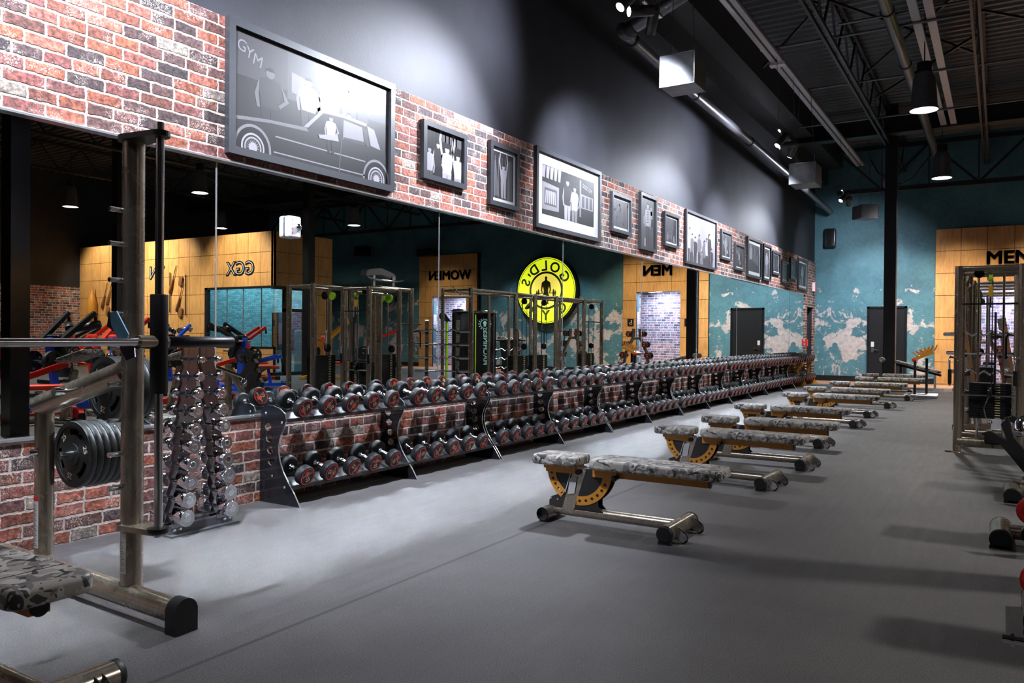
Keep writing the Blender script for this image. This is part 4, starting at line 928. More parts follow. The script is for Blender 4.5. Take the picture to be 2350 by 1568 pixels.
# ================================================================== FLAT BENCHES
def make_bench():
    t = thing('adjustable_bench', '', 'weight bench')
    p = MB().pad((-.70, -.13, .385), (-.36, .13, .45), M_CAMO, .045, .018).build('seat_pad', t)
    p = MB().pad((-.27, -.14, .385), (.60, .14, .452), M_CAMO, .05, .02).build('back_pad', t)
    MB().box((.418, -.122, .45), (.421, .122, .4532), M_DARK).build('seam', p)
    MB().box((-.64, -.045, .352), (-.38, .045, .384), M_ORANGE).box((-.62, -.05, .330), (-.40, -.042, .384), M_ORANGE).build('seat_frame', t)
    b = MB().bar((-.25, 0, .352), (.50, 0, .352), .07, .045, M_ORANGE).box((-.27, -.05, .325), (-.10, .05, .38), M_ORANGE).build('back_frame', t)
    MB().cyl((.50, 0, .352), (.506, 0, .352), .03, M_BLKM).build('end_plug', b)
    poly = [(-.60, .095), (-.60, .135), (-.575, .165), (-.53, .18), (-.50, .205), (-.51, .235)] + circ(-.375, .36, .235, n=10, a0=222, a1=181) + [(-.61, .37), (-.14, .37)] + circ(-.375, .36, .235, n=12, a0=359, a1=312) + [(-.235, .17), (-.235, .13), (-.20, .095)]
    for s in (-1, 1):
        pl = MB().prism(poly, M_DARK, frame((0, .036 if s > 0 else -.030, 0), (1, 0, 0), (0, 0, 1)), .006).build('side_plate', t)
        yy = .0375 if s > 0 else -.0365
        for a0, a1, hs in ((182, 236, (190, 201, 212, 223, 231)), (266, 352, (272, 285, 298, 311, 324, 337))):
            MB().prism(sector(-.375, .36, .178, .237, a0, a1, 14), M_ORANGE, frame((0, yy+(.004 if s > 0 else 0), 0), (1, 0, 0), (0, 0, 1)), .004, [circ(-.375+.208*cos(rad(h)), .36+.208*sin(rad(h)), .011, n=10) for h in hs]).build('adjuster_arc', pl)
        mb = MB()
        for x, z in ((-.585, .15), (-.535, .145)): mb.lathe([(.008, 0), (.006, .004)], (x, s*.036, z), (0, s, 0), M_BRUSH, 8)
        mb.build('rivets', pl)
    MB().bar((-.462, 0, .07), (-.365, 0, .375), .085, .075, M_STEELR, up=(0, 1, 0)).build('post', t)
    for s in (-1, 1): MB().bar((-.475+.0, s*.044, .20), (-.435, s*.044, .33), .005, .006, M_WHITE, up=(0, 1, 0)).build('white_edge_strip', t)
    MB().cyl((-.56, 0, .072), (.30, 0, .072), .036, M_STEELR, seg=18).build('base_beam', t)
    MB().cyl((-.60, -.13, .052), (-.60, .13, .052), .046, M_STEELR, seg=20, cap=False).cyl((-.60, -.13, .052), (-.60, .13, .052), .041, M_DARK, seg=20, cap=False).cyl((-.60, -.1, .052), (-.60, .1, .052), .042, M_DARK).build('rear_foot', t)
    f = MB().cyl((.30, -.235, .062), (.30, .235, .062), .050, M_STEEL, seg=22).build('front_foot', t)
    for s in (-1, 1): MB().lathe([(.051, 0), (.051, .02), (.044, .026)], (.30, s*.222, .062), (0, s, 0), M_RUB, 22).box((.26, s*.222-.02, 0), (.34, s*.222+.02, .02), M_RUB).build('end_cap', f)
    for s in (-1, 1):
        w = MB()
        for q in (-.014, .014): w.prism([(.33, .10), (.37, .085), (.405, .06), (.415, .035), (.395, .012), (.37, .012), (.33, .04)], M_BRUSH, frame((0, s*.15+q, 0), (1, 0, 0), (0, 0, 1)), .003)
        w.cyl((.39, s*.15-.022, .035), (.39, s*.15+.02, .035), .007, M_CHROME, seg=8)
        w = w.build('wheel_bracket', t); MB().lathe([(.022, -.008), (.026, -.006), (.026, .006), (.022, .008)], (.39, s*.15-.002, .028), (0, 1, 0), M_RUB, 16).build('wheel', w)
    MB().cyl((-.375, -.058, .345), (-.375, .058, .345), .018, M_BLKM).build('pivot', t)
    MB().cyl((-.10, -.075, .335), (-.10, .06, .335), .014, M_BLKM).ball((-.10, -.085, .335), .02, M_BLKM).build('pull_pin', t)
    MB().prism([(-.44, .30), (-.385, .315), (-.405, .2), (-.455, .19)], M_WPAPER, frame((0, -.0445, 0), (1, 0, 0), (0, 0, 1)), .001).build('instruction_sticker', t)
    return t
bench = make_bench()
BEN = [(1.385, -1.15, 0, 'camouflage padded bench cut off by the bottom left corner, beside the smith machine'),
       (4.76, 0, 0, 'nearest full camouflage flat bench with orange adjuster arcs, standing alone in front'),
       (6.79, .07, -3, 'second camouflage flat bench of the diagonal row, behind the nearest one'),
       (7.97, .12, 0, 'third camouflage flat bench of the row, partly hidden behind the second'),
       (9.66, -.03, -2, 'fourth camouflage flat bench counted from the camera'),
       (12.1, -.02, -2, 'fifth camouflage flat bench counted from the camera'),
       (13.75, -.06, -2, 'sixth camouflage flat bench counted from the camera'),
       (15.8, 0, -1, 'seventh camouflage flat bench counted from the camera'),
       (18.0, .12, 0, 'eighth camouflage flat bench, left of the orange hook stand'),
       (19.9, 0, 0, 'ninth and farthest camouflage flat bench, in front of the column')]
for i, (y, dx, rz, lb) in enumerate(BEN):
    loc = (-2.0+dx, y, 0); rot = (0, 0, rad(rz))
    if i == 1: bench.location = loc; bench.rotation_euler = rot; bench['label'] = lb; bench['group'] = 'camouflage flat benches'
    else:
        b2 = dup(bench, loc, rot, lb, 'camouflage flat benches')
        if i == 0:   # this one has its front foot drawn further out
            for c in bpy.data.objects:
                if c.parent == b2 and c.name.split('.')[0] in ('front_foot', 'wheel_bracket'): c.location.x += .25
                if c.parent == b2 and c.name.split('.')[0] == 'base_beam': c.scale.x = 1.6; c.location.x += .12
# ================================================================== SMITH MACHINE (left foreground)
def plate_mesh(r=.168, th=.034, txt='25', m=M_PLATE if 'M_PLATE' in globals() else M_RUBP):
    """grip plate, axis along +Y, front face towards -Y"""
    mb = MB(); T = frame((0, th, 0), (1, 0, 0), (0, 0, 1))
    out = circ(0, 0, r, n=36)
    holes = [circ(0, 0, .026, n=16)] + [list(sector(0, 0, r*.60, r*.78, a-27, a+27, 8)) for a in (90, 210, 330)]
    mb.prism(out, m, T @ Matrix.Translation((0, 0, .004)), th-.008, holes)
    mb.lathe([(r, 0), (r+.002, .004), (r+.002, th-.004), (r, th)], (0, 0, 0), (0, 1, 0), m, 36, False)
    mb.prism(circ(0, 0, r+.001, n=36), m, T, th, [circ(0, 0, r*.86, n=30)])
    mb.prism(circ(0, 0, r*.34, n=24), m, T, th, [circ(0, 0, .026, n=16)])
    T2 = frame((0, -.0008, 0), (1, 0, 0), (0, 0, 1)); T3 = frame((0, .0035, 0), (1, 0, 0), (0, 0, 1))
    for a in (30, 150, 270): mb.text(text2d(txt, .030, .001), M_LIGHTNUM, T3 @ Matrix.Translation((r*.69*cos(rad(a)), r*.69*sin(rad(a)), 0)) @ Matrix.Rotation(rad(a-90), 4, 'Z'))
    return mb.mesh('weight_plate')
PLATE = plate_mesh()
def put_plates(n, p, step, axis_rz, labels, group, scale=1.0):
    for i in range(n):
        o = bpy.data.objects.new('weight_plate', PLATE); COL.objects.link(o)
        o.location = (p[0]-sin(axis_rz)*step*i, p[1]+cos(axis_rz)*step*i, p[2]); o.rotation_euler = (0, random.choice((0, .5, 1.1, 2.0))+.3, axis_rz); o.rotation_euler[1] = 0
        o.rotation_euler = (Matrix.Rotation(axis_rz, 3, 'Z') @ Matrix.Rotation(.25+.9*i, 3, 'Y')).to_euler(); o.scale = (scale, 1, scale)
        tag(o, labels(i), 'weight plate', group)
sm = thing('smith_machine', 'raw steel smith machine at the left edge with vertical guide rod and horizontal bar', 'smith machine', (-3.3, 2.125, 0))
UX, UY = 0, 0
MB().cyl((-1.15, .02, .08), (.38, -.035, .08), .051, M_STEEL, seg=24).build('base_tube', sm)
for yy in (-1.35,): MB().cyl((-1.15, yy, .08), (.38, yy-.035, .08), .051, M_STEEL, seg=24).build('base_tube', sm)
for yy in (0, -1.35):
    c = MB(); c.prism([(-.055, 0), (.055, 0), (.055, .09)]+circ(0, .09, .055, n=22, a0=4, a1=176)+[(-.055, .09)], M_RUB, frame((.37, yy-.035, .0), (0, 1, 0), (0, 0, 1)), .065); c.build('end_cap', sm)
    u = MB().cyl((0, yy, .10), (0, yy, 2.12), .047, M_STEELR, seg=24).build('upright', sm)
    MB().cyl((-.82, yy+.05, .12), (-.82, yy+.05, .90), .045, M_STEEL, seg=20).build('rear_upright', sm)
    MB().cyl((-.85, yy+.05, .872), (-.03, yy, 1.075), .056, M_STEEL, seg=20).build('slanted_brace', sm)
    g = MB().cyl((.19, yy, .36), (.19, yy, 2.16), .018, M_BRUSH, seg=16).build('guide_rod', sm)
    for zz, mm in ((2.11, M_BLKM), (.385, M_STEEL)):
        MB().prism(circ(.0, 0, .065, n=12, a0=90, a1=270)+circ(.19, 0, .042, n=12, a0=-90, a1=90), mm, Matrix.Translation((0, yy, zz-.012)), .024).build('rod_bracket', sm)
    MB().lathe([(.046, 0), (.046, .02), (.030, .022)], (.19, yy, .40), (0, 0, -1), M_BLKM, 16).build('rod_collar', sm)
    for zz in (.56, .71, .86, 1.02, 1.18, 1.33, 1.48, 1.64, 1.79): MB().cyl((-.02, yy-.10 if yy == 0 else yy+.10, zz), (-.02, yy, zz), .011, M_BRUSH, seg=10).build('safety_peg', sm)
    MB().lathe([(.035, 0), (.037, .005), (.037, .425), (.035, .43)], (.19, yy, .985), (0, 0, 1), M_BLKM, 20).build('sliding_housing', sm)
    # bolts, labels
    s_ = -1 if yy == 0 else 1
MB().cyl((-.82, -.012, .64), (-.82, .02, .64), .018, M_CHROME, seg=12).cyl((-.82, -.032, .64), (-.82, -.012, .64), .024, M_CHROME, seg=6).build('horn_bolt', sm)
MB().cyl((-.50, -.055, .965), (-.50, -.0, .965), .018, M_CHROME, seg=12).cyl((-.50, -.078, .965), (-.50, -.055, .965), .024, M_CHROME, seg=6).build('horn_bolt', sm)
MB().cyl((-.73, .07, .622), (-.73, .42, .622), .024, M_BRUSH, seg=14).build('plate_horn', sm)
MB().cyl((-.40, .02, .975), (-.40, .42, .975), .024, M_BRUSH, seg=14).build('plate_horn', sm)
bar_ = MB().cyl((.19, -1.9, 1.208), (.19, -.04, 1.208), .0165, M_BRUSH, seg=16).build('barbell', sm)
MB().cyl((.19, .03, 1.208), (.19, .385, 1.208), .025, M_BLKM, seg=20, bev=.003).build('sleeve', bar_); MB().cyl((.19, -.10, 1.208), (.19, .035, 1.208), .03, M_STEEL, seg=18).build('collar', bar_)
MB().prism([(-.055, .10), (-.03, .115), (0, .08), (.05, -.02), (.055, -.07), (.02, -.085), (-.005, -.04), (-.01, .02), (-.06, .06)], M_CHROME, frame((.13, -.13, 1.215), (.8, .6, 0), (0, 0, 1)), .012).build('hook', bar_)
MB().prism([(-.035, .09), (-.01, .10), (.04, .0), (.03, -.05), (.01, -.05), (-.03, .04)], M_SKYCHROME, frame((.125, -.14, 1.24), (.8, .6, 0), (0, 0, 1)), .012).build('latch_lever', bar_)
for cx, cy, r_, z0, z1, lb in ((-.82, .05, .045, .16, .42, 'tall warning sticker with red heading'), (0, 0, .047, .18, .36, 'white instruction sticker')):
    def patch(mb, a0, a1, za, zb, dr_, m, n=6):
        v = []
        for k in range(n+1): a = rad(a0+(a1-a0)*k/n); v += [(cx+(r_+dr_)*cos(a), cy+(r_+dr_)*sin(a), za), (cx+(r_+dr_)*cos(a), cy+(r_+dr_)*sin(a), zb)]
        mb.add(v, [(2*k, 2*k+2, 2*k+3, 2*k+1) for k in range(n)], m, True)
    mb = MB(); patch(mb, -116, -62, z0, z1, .0008, M_LABEL)
    if cx < -.5: patch(mb, -116, -62, z1-.022, z1, .0014, M_REDP)
    for j in range(int((z1-z0-.04)/.0085)): patch(mb, -111, -70-8*(j % 3), z0+.012+j*.0085, z0+.0145+j*.0085, .0013, M_PIPE)
    o = mb.build('warning_sticker', sm); o['label'] = lb
put_plates(6, (-4.03, 2.265, .622), .0365, 0, lambda i: 'black 25 pound grip plate on the lower horn, %s from the camera' % ORD[i], 'plates on the lower smith machine horn')
put_plates(5, (-3.70, 2.24, .975), .0365, 0, lambda i: 'black grip plate on the upper horn of the smith machine, %s from the camera' % ORD[i], 'plates on the upper smith machine horn', .92)
# ================================================================== CABLE TOWERS AND RIG (right edge, and across the mirror)
def posts(t, pts, h, r=.042, m=M_STEEL):
    for x, y in pts:
        p = MB().cyl((x, y, 0), (x, y, h), r, m, seg=18).build('post', t)
        MB().lathe([(.0, 0), (.075, 0), (.075, .008), (.05, .012)], (x, y, 0), (0, 0, 1), M_STEEL, 14).build('floor_flange', p)
def stack(t, cx, cy, w, d, z0, h, ax):
    """weight stack w wide along ax ('x' or 'y'), with guide rods, pin chain and pulleys"""
    def B(a, b): return ((cx+a[0], cy+a[1], a[2]), (cx+b[0], cy+b[1], b[2])) if ax == 'x' else ((cx+a[1], cy+a[0], a[2]), (cx+b[1], cy+b[0], b[2]))
    mb = MB(); n = 14
    for i in range(n):
        p, q = B((-w/2, -d/2, z0+i*h/n+.003), (w/2, d/2, z0+(i+1)*h/n-.003)); lo = tuple(map(min, p, q)); hi = tuple(map(max, p, q)); mb.box(lo, hi, M_BLKM)
    p, q = B((-w/2+.01, -d/2+.01, z0), (w/2-.01, d/2-.01, z0+h)); mb.box(tuple(map(min, p, q)), tuple(map(max, p, q)), M_DARK)
    s = mb.build('weight_stack', t)
    mb = MB()
    for i in range(n):
        p, q = B((w*.12, -d/2-.006, z0+i*h/n+.008), (w*.24, -d/2, z0+(i+1)*h/n-.012)); mb.box(tuple(map(min, p, q)), tuple(map(max, p, q)), M_CREAM)
    mb.build('number_strip', s)
    for sx in (-.3, .3):
        p, q = B((sx*w, 0, .15), (sx*w, 0, 1.98)); MB().cyl(p, q, .013, M_CHROME, seg=10).build('guide_rod', t)
def pulley(t, c, ax, col, r=.055):
    MB().lathe([(r, -.018), (r, -.01), (r*.8, 0), (r, .01), (r, .018)], c, ax, col, 18).build('pulley', t)
t = thing('lat_pulldown_tower', 'raw steel cable tower at the right edge with black weight stack', 'cable machine', (0, 10.06, 0))
HT = 2.06
posts(t, ((-.39, 0), (.20, 0), (-.39, .78), (.20, .78)), HT)
MB().cyl((-.39, 0, HT-.03), (.20, 0, HT-.03), .03, M_STEEL).cyl((-.39, .78, HT-.03), (.20, .78, HT-.03), .03, M_STEEL).cyl((-.39, 0, HT-.03), (-.39, .78, HT-.03), .03, M_STEEL).cyl((.20, 0, HT-.03), (.20, .78, HT-.03), .03, M_STEEL).cyl((-.1, 0, HT-.10), (-.1, .78, HT-.10), .03, M_STEEL).build('top_frame', t)
for yy in (0, .78): MB().cyl((-.39, yy, .12), (.20, yy, .12), .055, M_STEEL).build('base_tube', t)
MB().bar((-.36, 0, 1.64), (.18, 0, 1.64), .02, .02, M_BLKM).cyl((-.36, .03, .64), (.20, .03, .64), .012, M_CHROME).build('cross_bar', t)
stack(t, -.085, .18, .40, .18, .38, .39, 'x')
pulley(t, (-.09, .02, 1.92), (1, 0, 0), M_GREEN, .045); pulley(t, (-.09, .02, .68), (1, 0, 0), M_BLK, .05); pulley(t, (-.20, .1, 1.98), (0, 1, 0), M_BLK, .05)
MB().cyl((-.07, .0, .62), (-.07, .0, 1.9), .006, M_BLKM, seg=6).cyl((-.04, .0, .70), (-.04, .0, 1.55), .011, M_BLKM, seg=8).build('cable', t)
MB().box((-.11, -.02, 1.72), (-.07, .02, 1.84), M_YEL).cyl((-.09, 0, 1.60), (-.09, 0, 1.74), .012, M_CHROME).build('swivel_clip', t)
MB().tube([(-.10, .05, .62), (-.14, .04, .5), (-.12, .04, .40), (-.09, .04, .36)], .007, M_BRUSH, 6).ball((-.085, .03, .35), .028, M_CHROME).build('pin_and_chain', t)
MB().pad((-.13, -.10, .12), (.04, -.02, .24), M_BLKM, .02, .02).cyl((-.05, -.05, .10), (-.05, .06, .14), .02, M_BLKM).build('foot_rest', t)
for x in (-.46, -.39, .26): MB().lathe([(.05, 0), (.05, .01), (.0, .012)], (x, .0, 0), (0, 0, 1), M_BLKM, 14).build('floor_plate', t)
for x, z in ((-.41, 1.02), (.20, 1.02)):
    MB().tube([(x, -.01, z+.02), (x-.05, -.06, z+.04), (x-.06, -.10, z), (x-.055, -.10, z-.28)], .011, M_CHROME, 8).cyl((x-.055, -.10, z-.26), (x-.055, -.10, z-.10), .019, M_BLKM, seg=12).build('hanging_handle', t)
t = thing('cable_station', 'raw steel cable station in the mirror, leftmost of the tower cluster', 'cable machine', (.60, 9.75, 0))
posts(t, ((.0, 0), (.0, .95), (.58, 0), (.58, .95)), 2.12, .045)
MB().cyl((0, 0, 2.08), (0, .95, 2.08), .03, M_STEEL).cyl((.58, 0, 2.08), (.58, .95, 2.08), .03, M_STEEL).cyl((0, 0, 2.08), (.58, 0, 2.08), .03, M_STEEL).cyl((0, .95, 2.08), (.58, .95, 2.08), .03, M_STEEL).build('top_frame', t)
MB().cyl((0, .0, .12), (0, .95, .12), .05, M_STEEL).build('base_frame', t)
stack(t, .28, .48, .44, .26, .25, .62, 'y')
pulley(t, (.02, .48, 1.92), (0, 1, 0), M_GREEN, .07); pulley(t, (.02, .30, 1.92), (0, 1, 0), M_BLK, .07); pulley(t, (.05, .4, 1.0), (0, 1, 0), M_BLK, .07)
MB().tube([(-.02, .3, 1.3), (-.07, .25, 1.33), (-.09, .22, 1.28), (-.09, .22, 1.0)], .013, M_CHROME, 8).build('hanging_handle', t)
t = thing('pull_up_tower', 'tall cable tower with curved grey pull-up beam on top, seen in the mirror', 'cable machine', (.95, 11.0, 0))
posts(t, ((-.75, 0), (-.75, .9), (.1, .9), (.1, 0)), 2.14, .05)
MB().cyl((-.75, 0, 2.10), (-.75, .9, 2.10), .035, M_STEEL).cyl((.1, 0, 2.1), (.1, .9, 2.1), .035, M_STEEL).cyl((-.75, 0, 2.1), (.1, 0, 2.1), .035, M_STEEL).cyl((-.75, .9, 2.1), (.1, .9, 2.1), .035, M_STEEL).build('top_frame', t)
MB().prism([(-.62, .06), (-.60, .13), (-.5, .17), (0, .23), (.5, .17), (.60, .13), (.62, .06), (.55, .03), (.48, .06), (0, .11), (-.48, .06), (-.55, .03)], M_PIPE, frame((-.40, .45, 2.27), (.25, .968, 0), (0, 0, 1)), .12).build('pull_up_beam', t)
for yy in (.2, .75): MB().cyl((-.42, yy, 2.08), (-.42, yy, 2.36), .035, M_BRUSH).build('riser', t)
MB().tube([(-.5, -.05, 2.30), (-.55, .2, 2.26), (-.55, .7, 2.26), (-.5, .95, 2.30)], .018, M_CHROME, 8).build('grip_bar', t)
stack(t, -.45, .45, .44, .26, .22, .66, 'y')
for y, c in ((.12, M_GREEN), (.34, M_GREEN), (.62, M_BLK)): pulley(t, (-.68, y, 1.92), (0, 1, 0), c, .085)
pulley(t, (-.7, .4, .98), (0, 1, 0), M_BLK, .07)
MB().cyl((-.72, .62, 1.45), (-.72, 1.25, 1.45), .012, M_BLKM).build('lat_bar', t)
MB().tube([(-.78, .93, 1.3), (-.85, 1.0, 1.33), (-.88, 1.03, 1.28), (-.88, 1.03, 1.0)], .014, M_BLKM, 8).build('hanging_handle', t)
t = thing('cable_crossover_rig', 'long raw steel cable crossover rig before the round sign, seen in the mirror', 'cable machine', (-.38, 12.3, 0))
RP = [(0, .78), (0, 2.5), (0, 3.35), (0, 4.35), (0, 5.85), (0, 6.9)]
posts(t, RP, 2.2, .05); posts(t, ((.7, .78), (.7, 2.5), (.7, 3.35), (.7, 4.35), (.7, 5.85), (.7, 6.9)), 2.2, .035)
MB().cyl((0, .78, 2.16), (0, 6.9, 2.16), .032, M_STEEL).cyl((.7, .78, 2.16), (.7, 6.9, 2.16), .026, M_STEEL).build('top_beam', t)
for yy in (.78, 2.5, 3.35, 4.35, 5.85, 6.9): MB().cyl((0, yy, 2.16), (.7, yy, 2.16), .024, M_STEEL).build('cross_beam', t)
MB().cyl((0, .78, 2.02), (0, -.15, 1.98), .03, M_STEEL).bar((0, .5, 2.0), (0, .15, 2.2), .02, .02, M_STEEL).build('stub_beam', t)
for yc_ in (2.95, 3.85, 6.38):
    stack(t, .2, yc_, .55, .2, .2, .6, 'y'); pulley(t, (.05, yc_, 1.0), (0, 1, 0), M_BLK, .07); pulley(t, (.05, yc_, 2.02), (0, 1, 0), M_BLKM, .07)
    MB().cyl((-.02, yc_, .85), (-.02, yc_, 2.0), .006, M_BLKM, seg=6).build('cable', t)
for yy in (2.35, 3.5, 4.5, 6.6):
    MB().tube([(-.03, yy, 1.35), (-.08, yy+.1, 1.38), (-.09, yy+.12, 1.33), (-.09, yy+.12, 1.0)], .012, M_BLKM, 8).build('hanging_handle', t)
MB().cyl((-.05, 5.85, 1.62), (-.05, 6.75, 1.62), .013, M_BLKM).build('lat_bar', t)
# dumbbells trees in front of the niches
def tree(x, y, rz, label, side):
    t = thing('dumbbell_tree', label, 'dumbbell rack', (x, y, 0), rz, 'steel dumbbell trees in front of the teal wall')
    for s in (-1, 1):
        MB().tube([(s*.42, -.05, .06), (s*.34, -.02, .75), (s*.11, 0, 1.22), (s*.10, 0, 1.48)], .05, M_STEEL, 12).build('leg', t)
    MB().cyl((-.14, 0, 1.2), (.14, 0, 1.2), .04, M_STEEL).build('cross_tube', t)
    MB().cyl((-.42, -.05, .06), (-.42, .45, .06), .045, M_STEEL).cyl((.42, -.05, .06), (.42, .45, .06), .045, M_STEEL).cyl((-.42, .2, .06), (.42, .2, .06), .04, M_STEEL).build('base_frame', t)
    k = 0
    M4 = Matrix.Translation((x, y, 0)) @ Matrix.Rotation(rz, 4, 'Z')
    for i, z in enumerate((1.33, 1.02, .70, .38)):
        for s in (-1, 1):
            p = M4 @ Vector((s*(.21+.09*i), -.03, z)); r = .07+.008*i
            o = dup(DB[(30, False)], p, (0, 0, rz-pi/2), 'red-faced dumbbell, %s from top, %s of the tree %s' % (ORD[i], ('niche side', 'sign side')[s > 0], side), 'round dumbbells on the dumbbell trees')
            o['category'] = 'dumbbell'; o.scale = (1, 1.12+.1*i, 1.12+.1*i)
            q = Vector((s*(.21+.09*i), 0, z)); MB().cyl((s*(.12+.07*i), .0, z-.03), (q.x, 0, z-.03), .02, M_BRUSH, seg=10).build('cradle', t)
tree(-.30, 21.8, rad(0), 'steel dumbbell tree in front of the men opening', 'before the men opening')
tree(1.80, 21.8, rad(8), 'steel dumbbell tree between the round sign and the men opening', 'beside the round sign')
# orange hook stand and decline bench at the far end of the bench row
t = thing('hook_stand', 'black two-post stand with splayed orange hooks and chrome feet', 'barbell stand', (-1.42, 18.9, 0))
for s in (-1, 1):
    MB().bar((s*.10, -.15+.3*(s > 0), .06), (s*.10, -.15+.3*(s > 0), .84), .05, .05, M_BLKM).build('post', t)
    MB().cyl((-.30, -.15+.3*(s > 0), .05), (.32, -.15+.3*(s > 0), .05), .045, M_BRUSH, seg=16).build('foot_tube', t)
    for j in range(4):
        a = (-.08+.07*j+.06*(s > 0), -.15+.3*(s > 0), .88+.03*j)
        MB().tube([a, (a[0]+.07, a[1], a[2]+.07), (a[0]+.10, a[1], a[2]+.16)], .014, M_ORANGE, 6).tube([(a[0]+.03, a[1], a[2]), (a[0]-.03, a[1], a[2]+.06), (a[0]-.08, a[1], a[2]+.09)], .014, M_ORANGE, 6).build('hook', t)
MB().bar((-.16, 0, .80), (.24, 0, .98), .36, .06, M_ORANGE).build('saddle', t); MB().ball((-.12, -.20, .80), .035, M_REDP).build('red_knob', t)
t = thing('decline_bench', 'camouflage decline sit-up bench with padded roller, behind the farthest flat bench', 'weight bench', (-1.9, 21.0, 0))
MB().pad((-.05, -.14, -.03), (.95, .14, .035), M_CAMO, .05, .02, Matrix.Translation((-.18, 0, .70)) @ Matrix.Rotation(rad(14), 4, 'Y')).build('long_pad', t)
MB().bar((-.2, 0, .64), (.75, 0, .40), .06, .05, M_BLKM).bar((-.1, 0, .62), (-.1, 0, .06), .06, .06, M_BLKM).bar((.62, 0, .42), (.62, 0, .06), .05, .05, M_BRUSH).bar((-.45, 0, .06), (.8, 0, .06), .06, .06, M_BRUSH).build('frame', t)
MB().cyl((-.5, -.2, .74), (-.5, .2, .74), .07, M_CAMO, seg=18, bev=.015).bar((-.5, 0, .70), (-.45, 0, .06), .05, .05, M_BLKM).build('roller_pad', t)
# ---------------------------------------------------------------- barbell racks seen in the mirror
def barbell(p, l, ez, label, rz=0):
    t = thing('barbell', label, 'barbell', p, rz, 'chrome barbells on the storage racks')
    if ez: pts = [(-l/2, 0, 0), (-l*.27, 0, 0), (-l*.18, 0, .045), (-l*.08, 0, -.02), (0, 0, .03), (l*.08, 0, -.02), (l*.18, 0, .045), (l*.27, 0, 0), (l/2, 0, 0)]
    else: pts = [(-l/2, 0, 0), (l/2, 0, 0)]
    MB().tube(pts, .014, M_CHROME, 8).build('bar', t)
    for s in (-1, 1): MB().cyl((s*l*.30, 0, 0), (s*l/2, 0, 0), .026, M_CHROME, seg=12).build('sleeve', t)
def brack(x, y, n, z0, dz, l, rz, label, nm, w=.3):
    t = thing('barbell_rack', label, 'barbell rack', (x, y, 0), rz)
    R = Matrix.Rotation(rz, 4, 'Z')
    for s in (-1, 1):
        MB().bar((s*w, .35, .05), (s*w, 0, z0+n*dz-.05), .07, .07, M_STEEL).bar((s*w, -.1, .04), (s*w, .55, .04), .07, .07, M_STEEL).build('leaning_post', t)
    MB().cyl((-w, .28, .25), (w, .28, .25), .03, M_STEEL).build('cross_tube', t)
    for i in range(n):
        z = z0+i*dz; yy = .35*(1-(z/(z0+n*dz)))-.07
        for s in (-1, 1): MB().box((s*w-.03, yy-.05, z-.05), (s*w+.03, yy+.05, z-.016), M_BLKM).build('hook', t)
        p = R @ Vector((0, yy-.03, z)); barbell((x+p.x, y+p.y, z), l, i % 2 == 0 or n == 3, '%s chrome bar, %s from the bottom of the %s' % ('curved' if (i % 2 == 0 or n == 3) else 'straight', ORD[i], nm), rz)
brack(-.22, 12.35, 5, .28, .26, 1.05, rad(-38), 'leaning steel barbell storage rack in front of the cable towers, in the mirror', 'storage rack before the cable towers')
brack(1.2, 17.0, 3, .42, .23, .85, rad(-38), 'short storage rack of curl bars beside the black banner, in the mirror', 'short curl bar rack')
t = thing('equipment_stand', 'dark flared stand with a tray of chrome cable handles, in the mirror', 'handle stand', (1.9, 18.2, 0), rad(-30))
MB().prism([(-.25, 0), (.25, 0), (.17, .5), (.24, 1.1), (-.24, 1.1), (-.17, .5)], M_BLKM, frame((0, .02, 0), (1, 0, 0), (0, 0, 1)), .3).build('body', t)
MB().box((-.45, -.3, 1.1), (.45, .1, 1.13), M_BLKM).build('tray', t)
mb = MB()
r0 = random.Random(5)
for i in range(22):
    x, y = r0.uniform(-.3, .3), r0.uniform(-.2, 0); a = r0.uniform(0, pi); mb.tube([(x, y, 1.14), (x+.1*cos(a), y+.06*sin(a), 1.17+.04*r0.random()), (x+.16*cos(a+.6), y+.08*sin(a), 1.15)], .013, M_CHROME, 6)
h = mb.build('cable_handle_pile'); h.location = (1.9, 18.2, 0); h.rotation_euler = (0, 0, rad(-30)); tag(h, 'tangled chrome cable handles heaped on the dark tray', 'cable handles'); h['kind'] = 'stuff'
t = thing('banner_tower', 'black banner tower lettered MACHINES with round emblem, seen in the mirror', 'machine', (1.2, 15.95, 0), rad(-36))
MB().box((-.30, -.2, 0), (.30, .2, .22), M_BLKM).box((-.27, -.18, .22), (.27, .18, 1.78), M_BLK).build('tower_body', t)
MB().lathe([(.29, 0), (.31, .02), (.29, .06)], (0, 0, 1.78), (0, 0, 1), M_BRUSH, 24).build('top_ring', t)
for x in (-.22, .22): MB().box((x-.012, -.192, .25), (x+.012, -.18, 1.75), M_GREEN if x > 0 else M_PIPE).build('side_strip', t)
T = frame((0, -.184, 0), (1, 0, 0), (0, 0, 1)); CY = plain('pale_cyan_print', (.35, .68, .66), .5)
MB().text(text2d('MACHINES', .12, .004), CY, T @ Matrix.Translation((-.03, .95, 0)) @ Matrix.Rotation(pi/2, 4, 'Z')).build('lettering', t)
mb = MB().flat(sector(0, 1.52, .10, .115, 0, 359.9, 20), CY, T)
for i in range(14): a = i*2*pi/14; mb.flat(circ(.14*cos(a), 1.52+.14*sin(a), .016, n=6), CY, T)
mb.flat([(-.03, 1.46), (.03, 1.46), (.03, 1.52), (.05, 1.54), (.02, 1.59), (-.02, 1.59), (-.05, 1.54), (-.03, 1.52)], CY, T).build('emblem', t)
t = thing('selector_machine', 'black shrouded weight machine just left of the lettered banner, in the mirror', 'machine', (1.2, 15.0, 0), rad(-40))
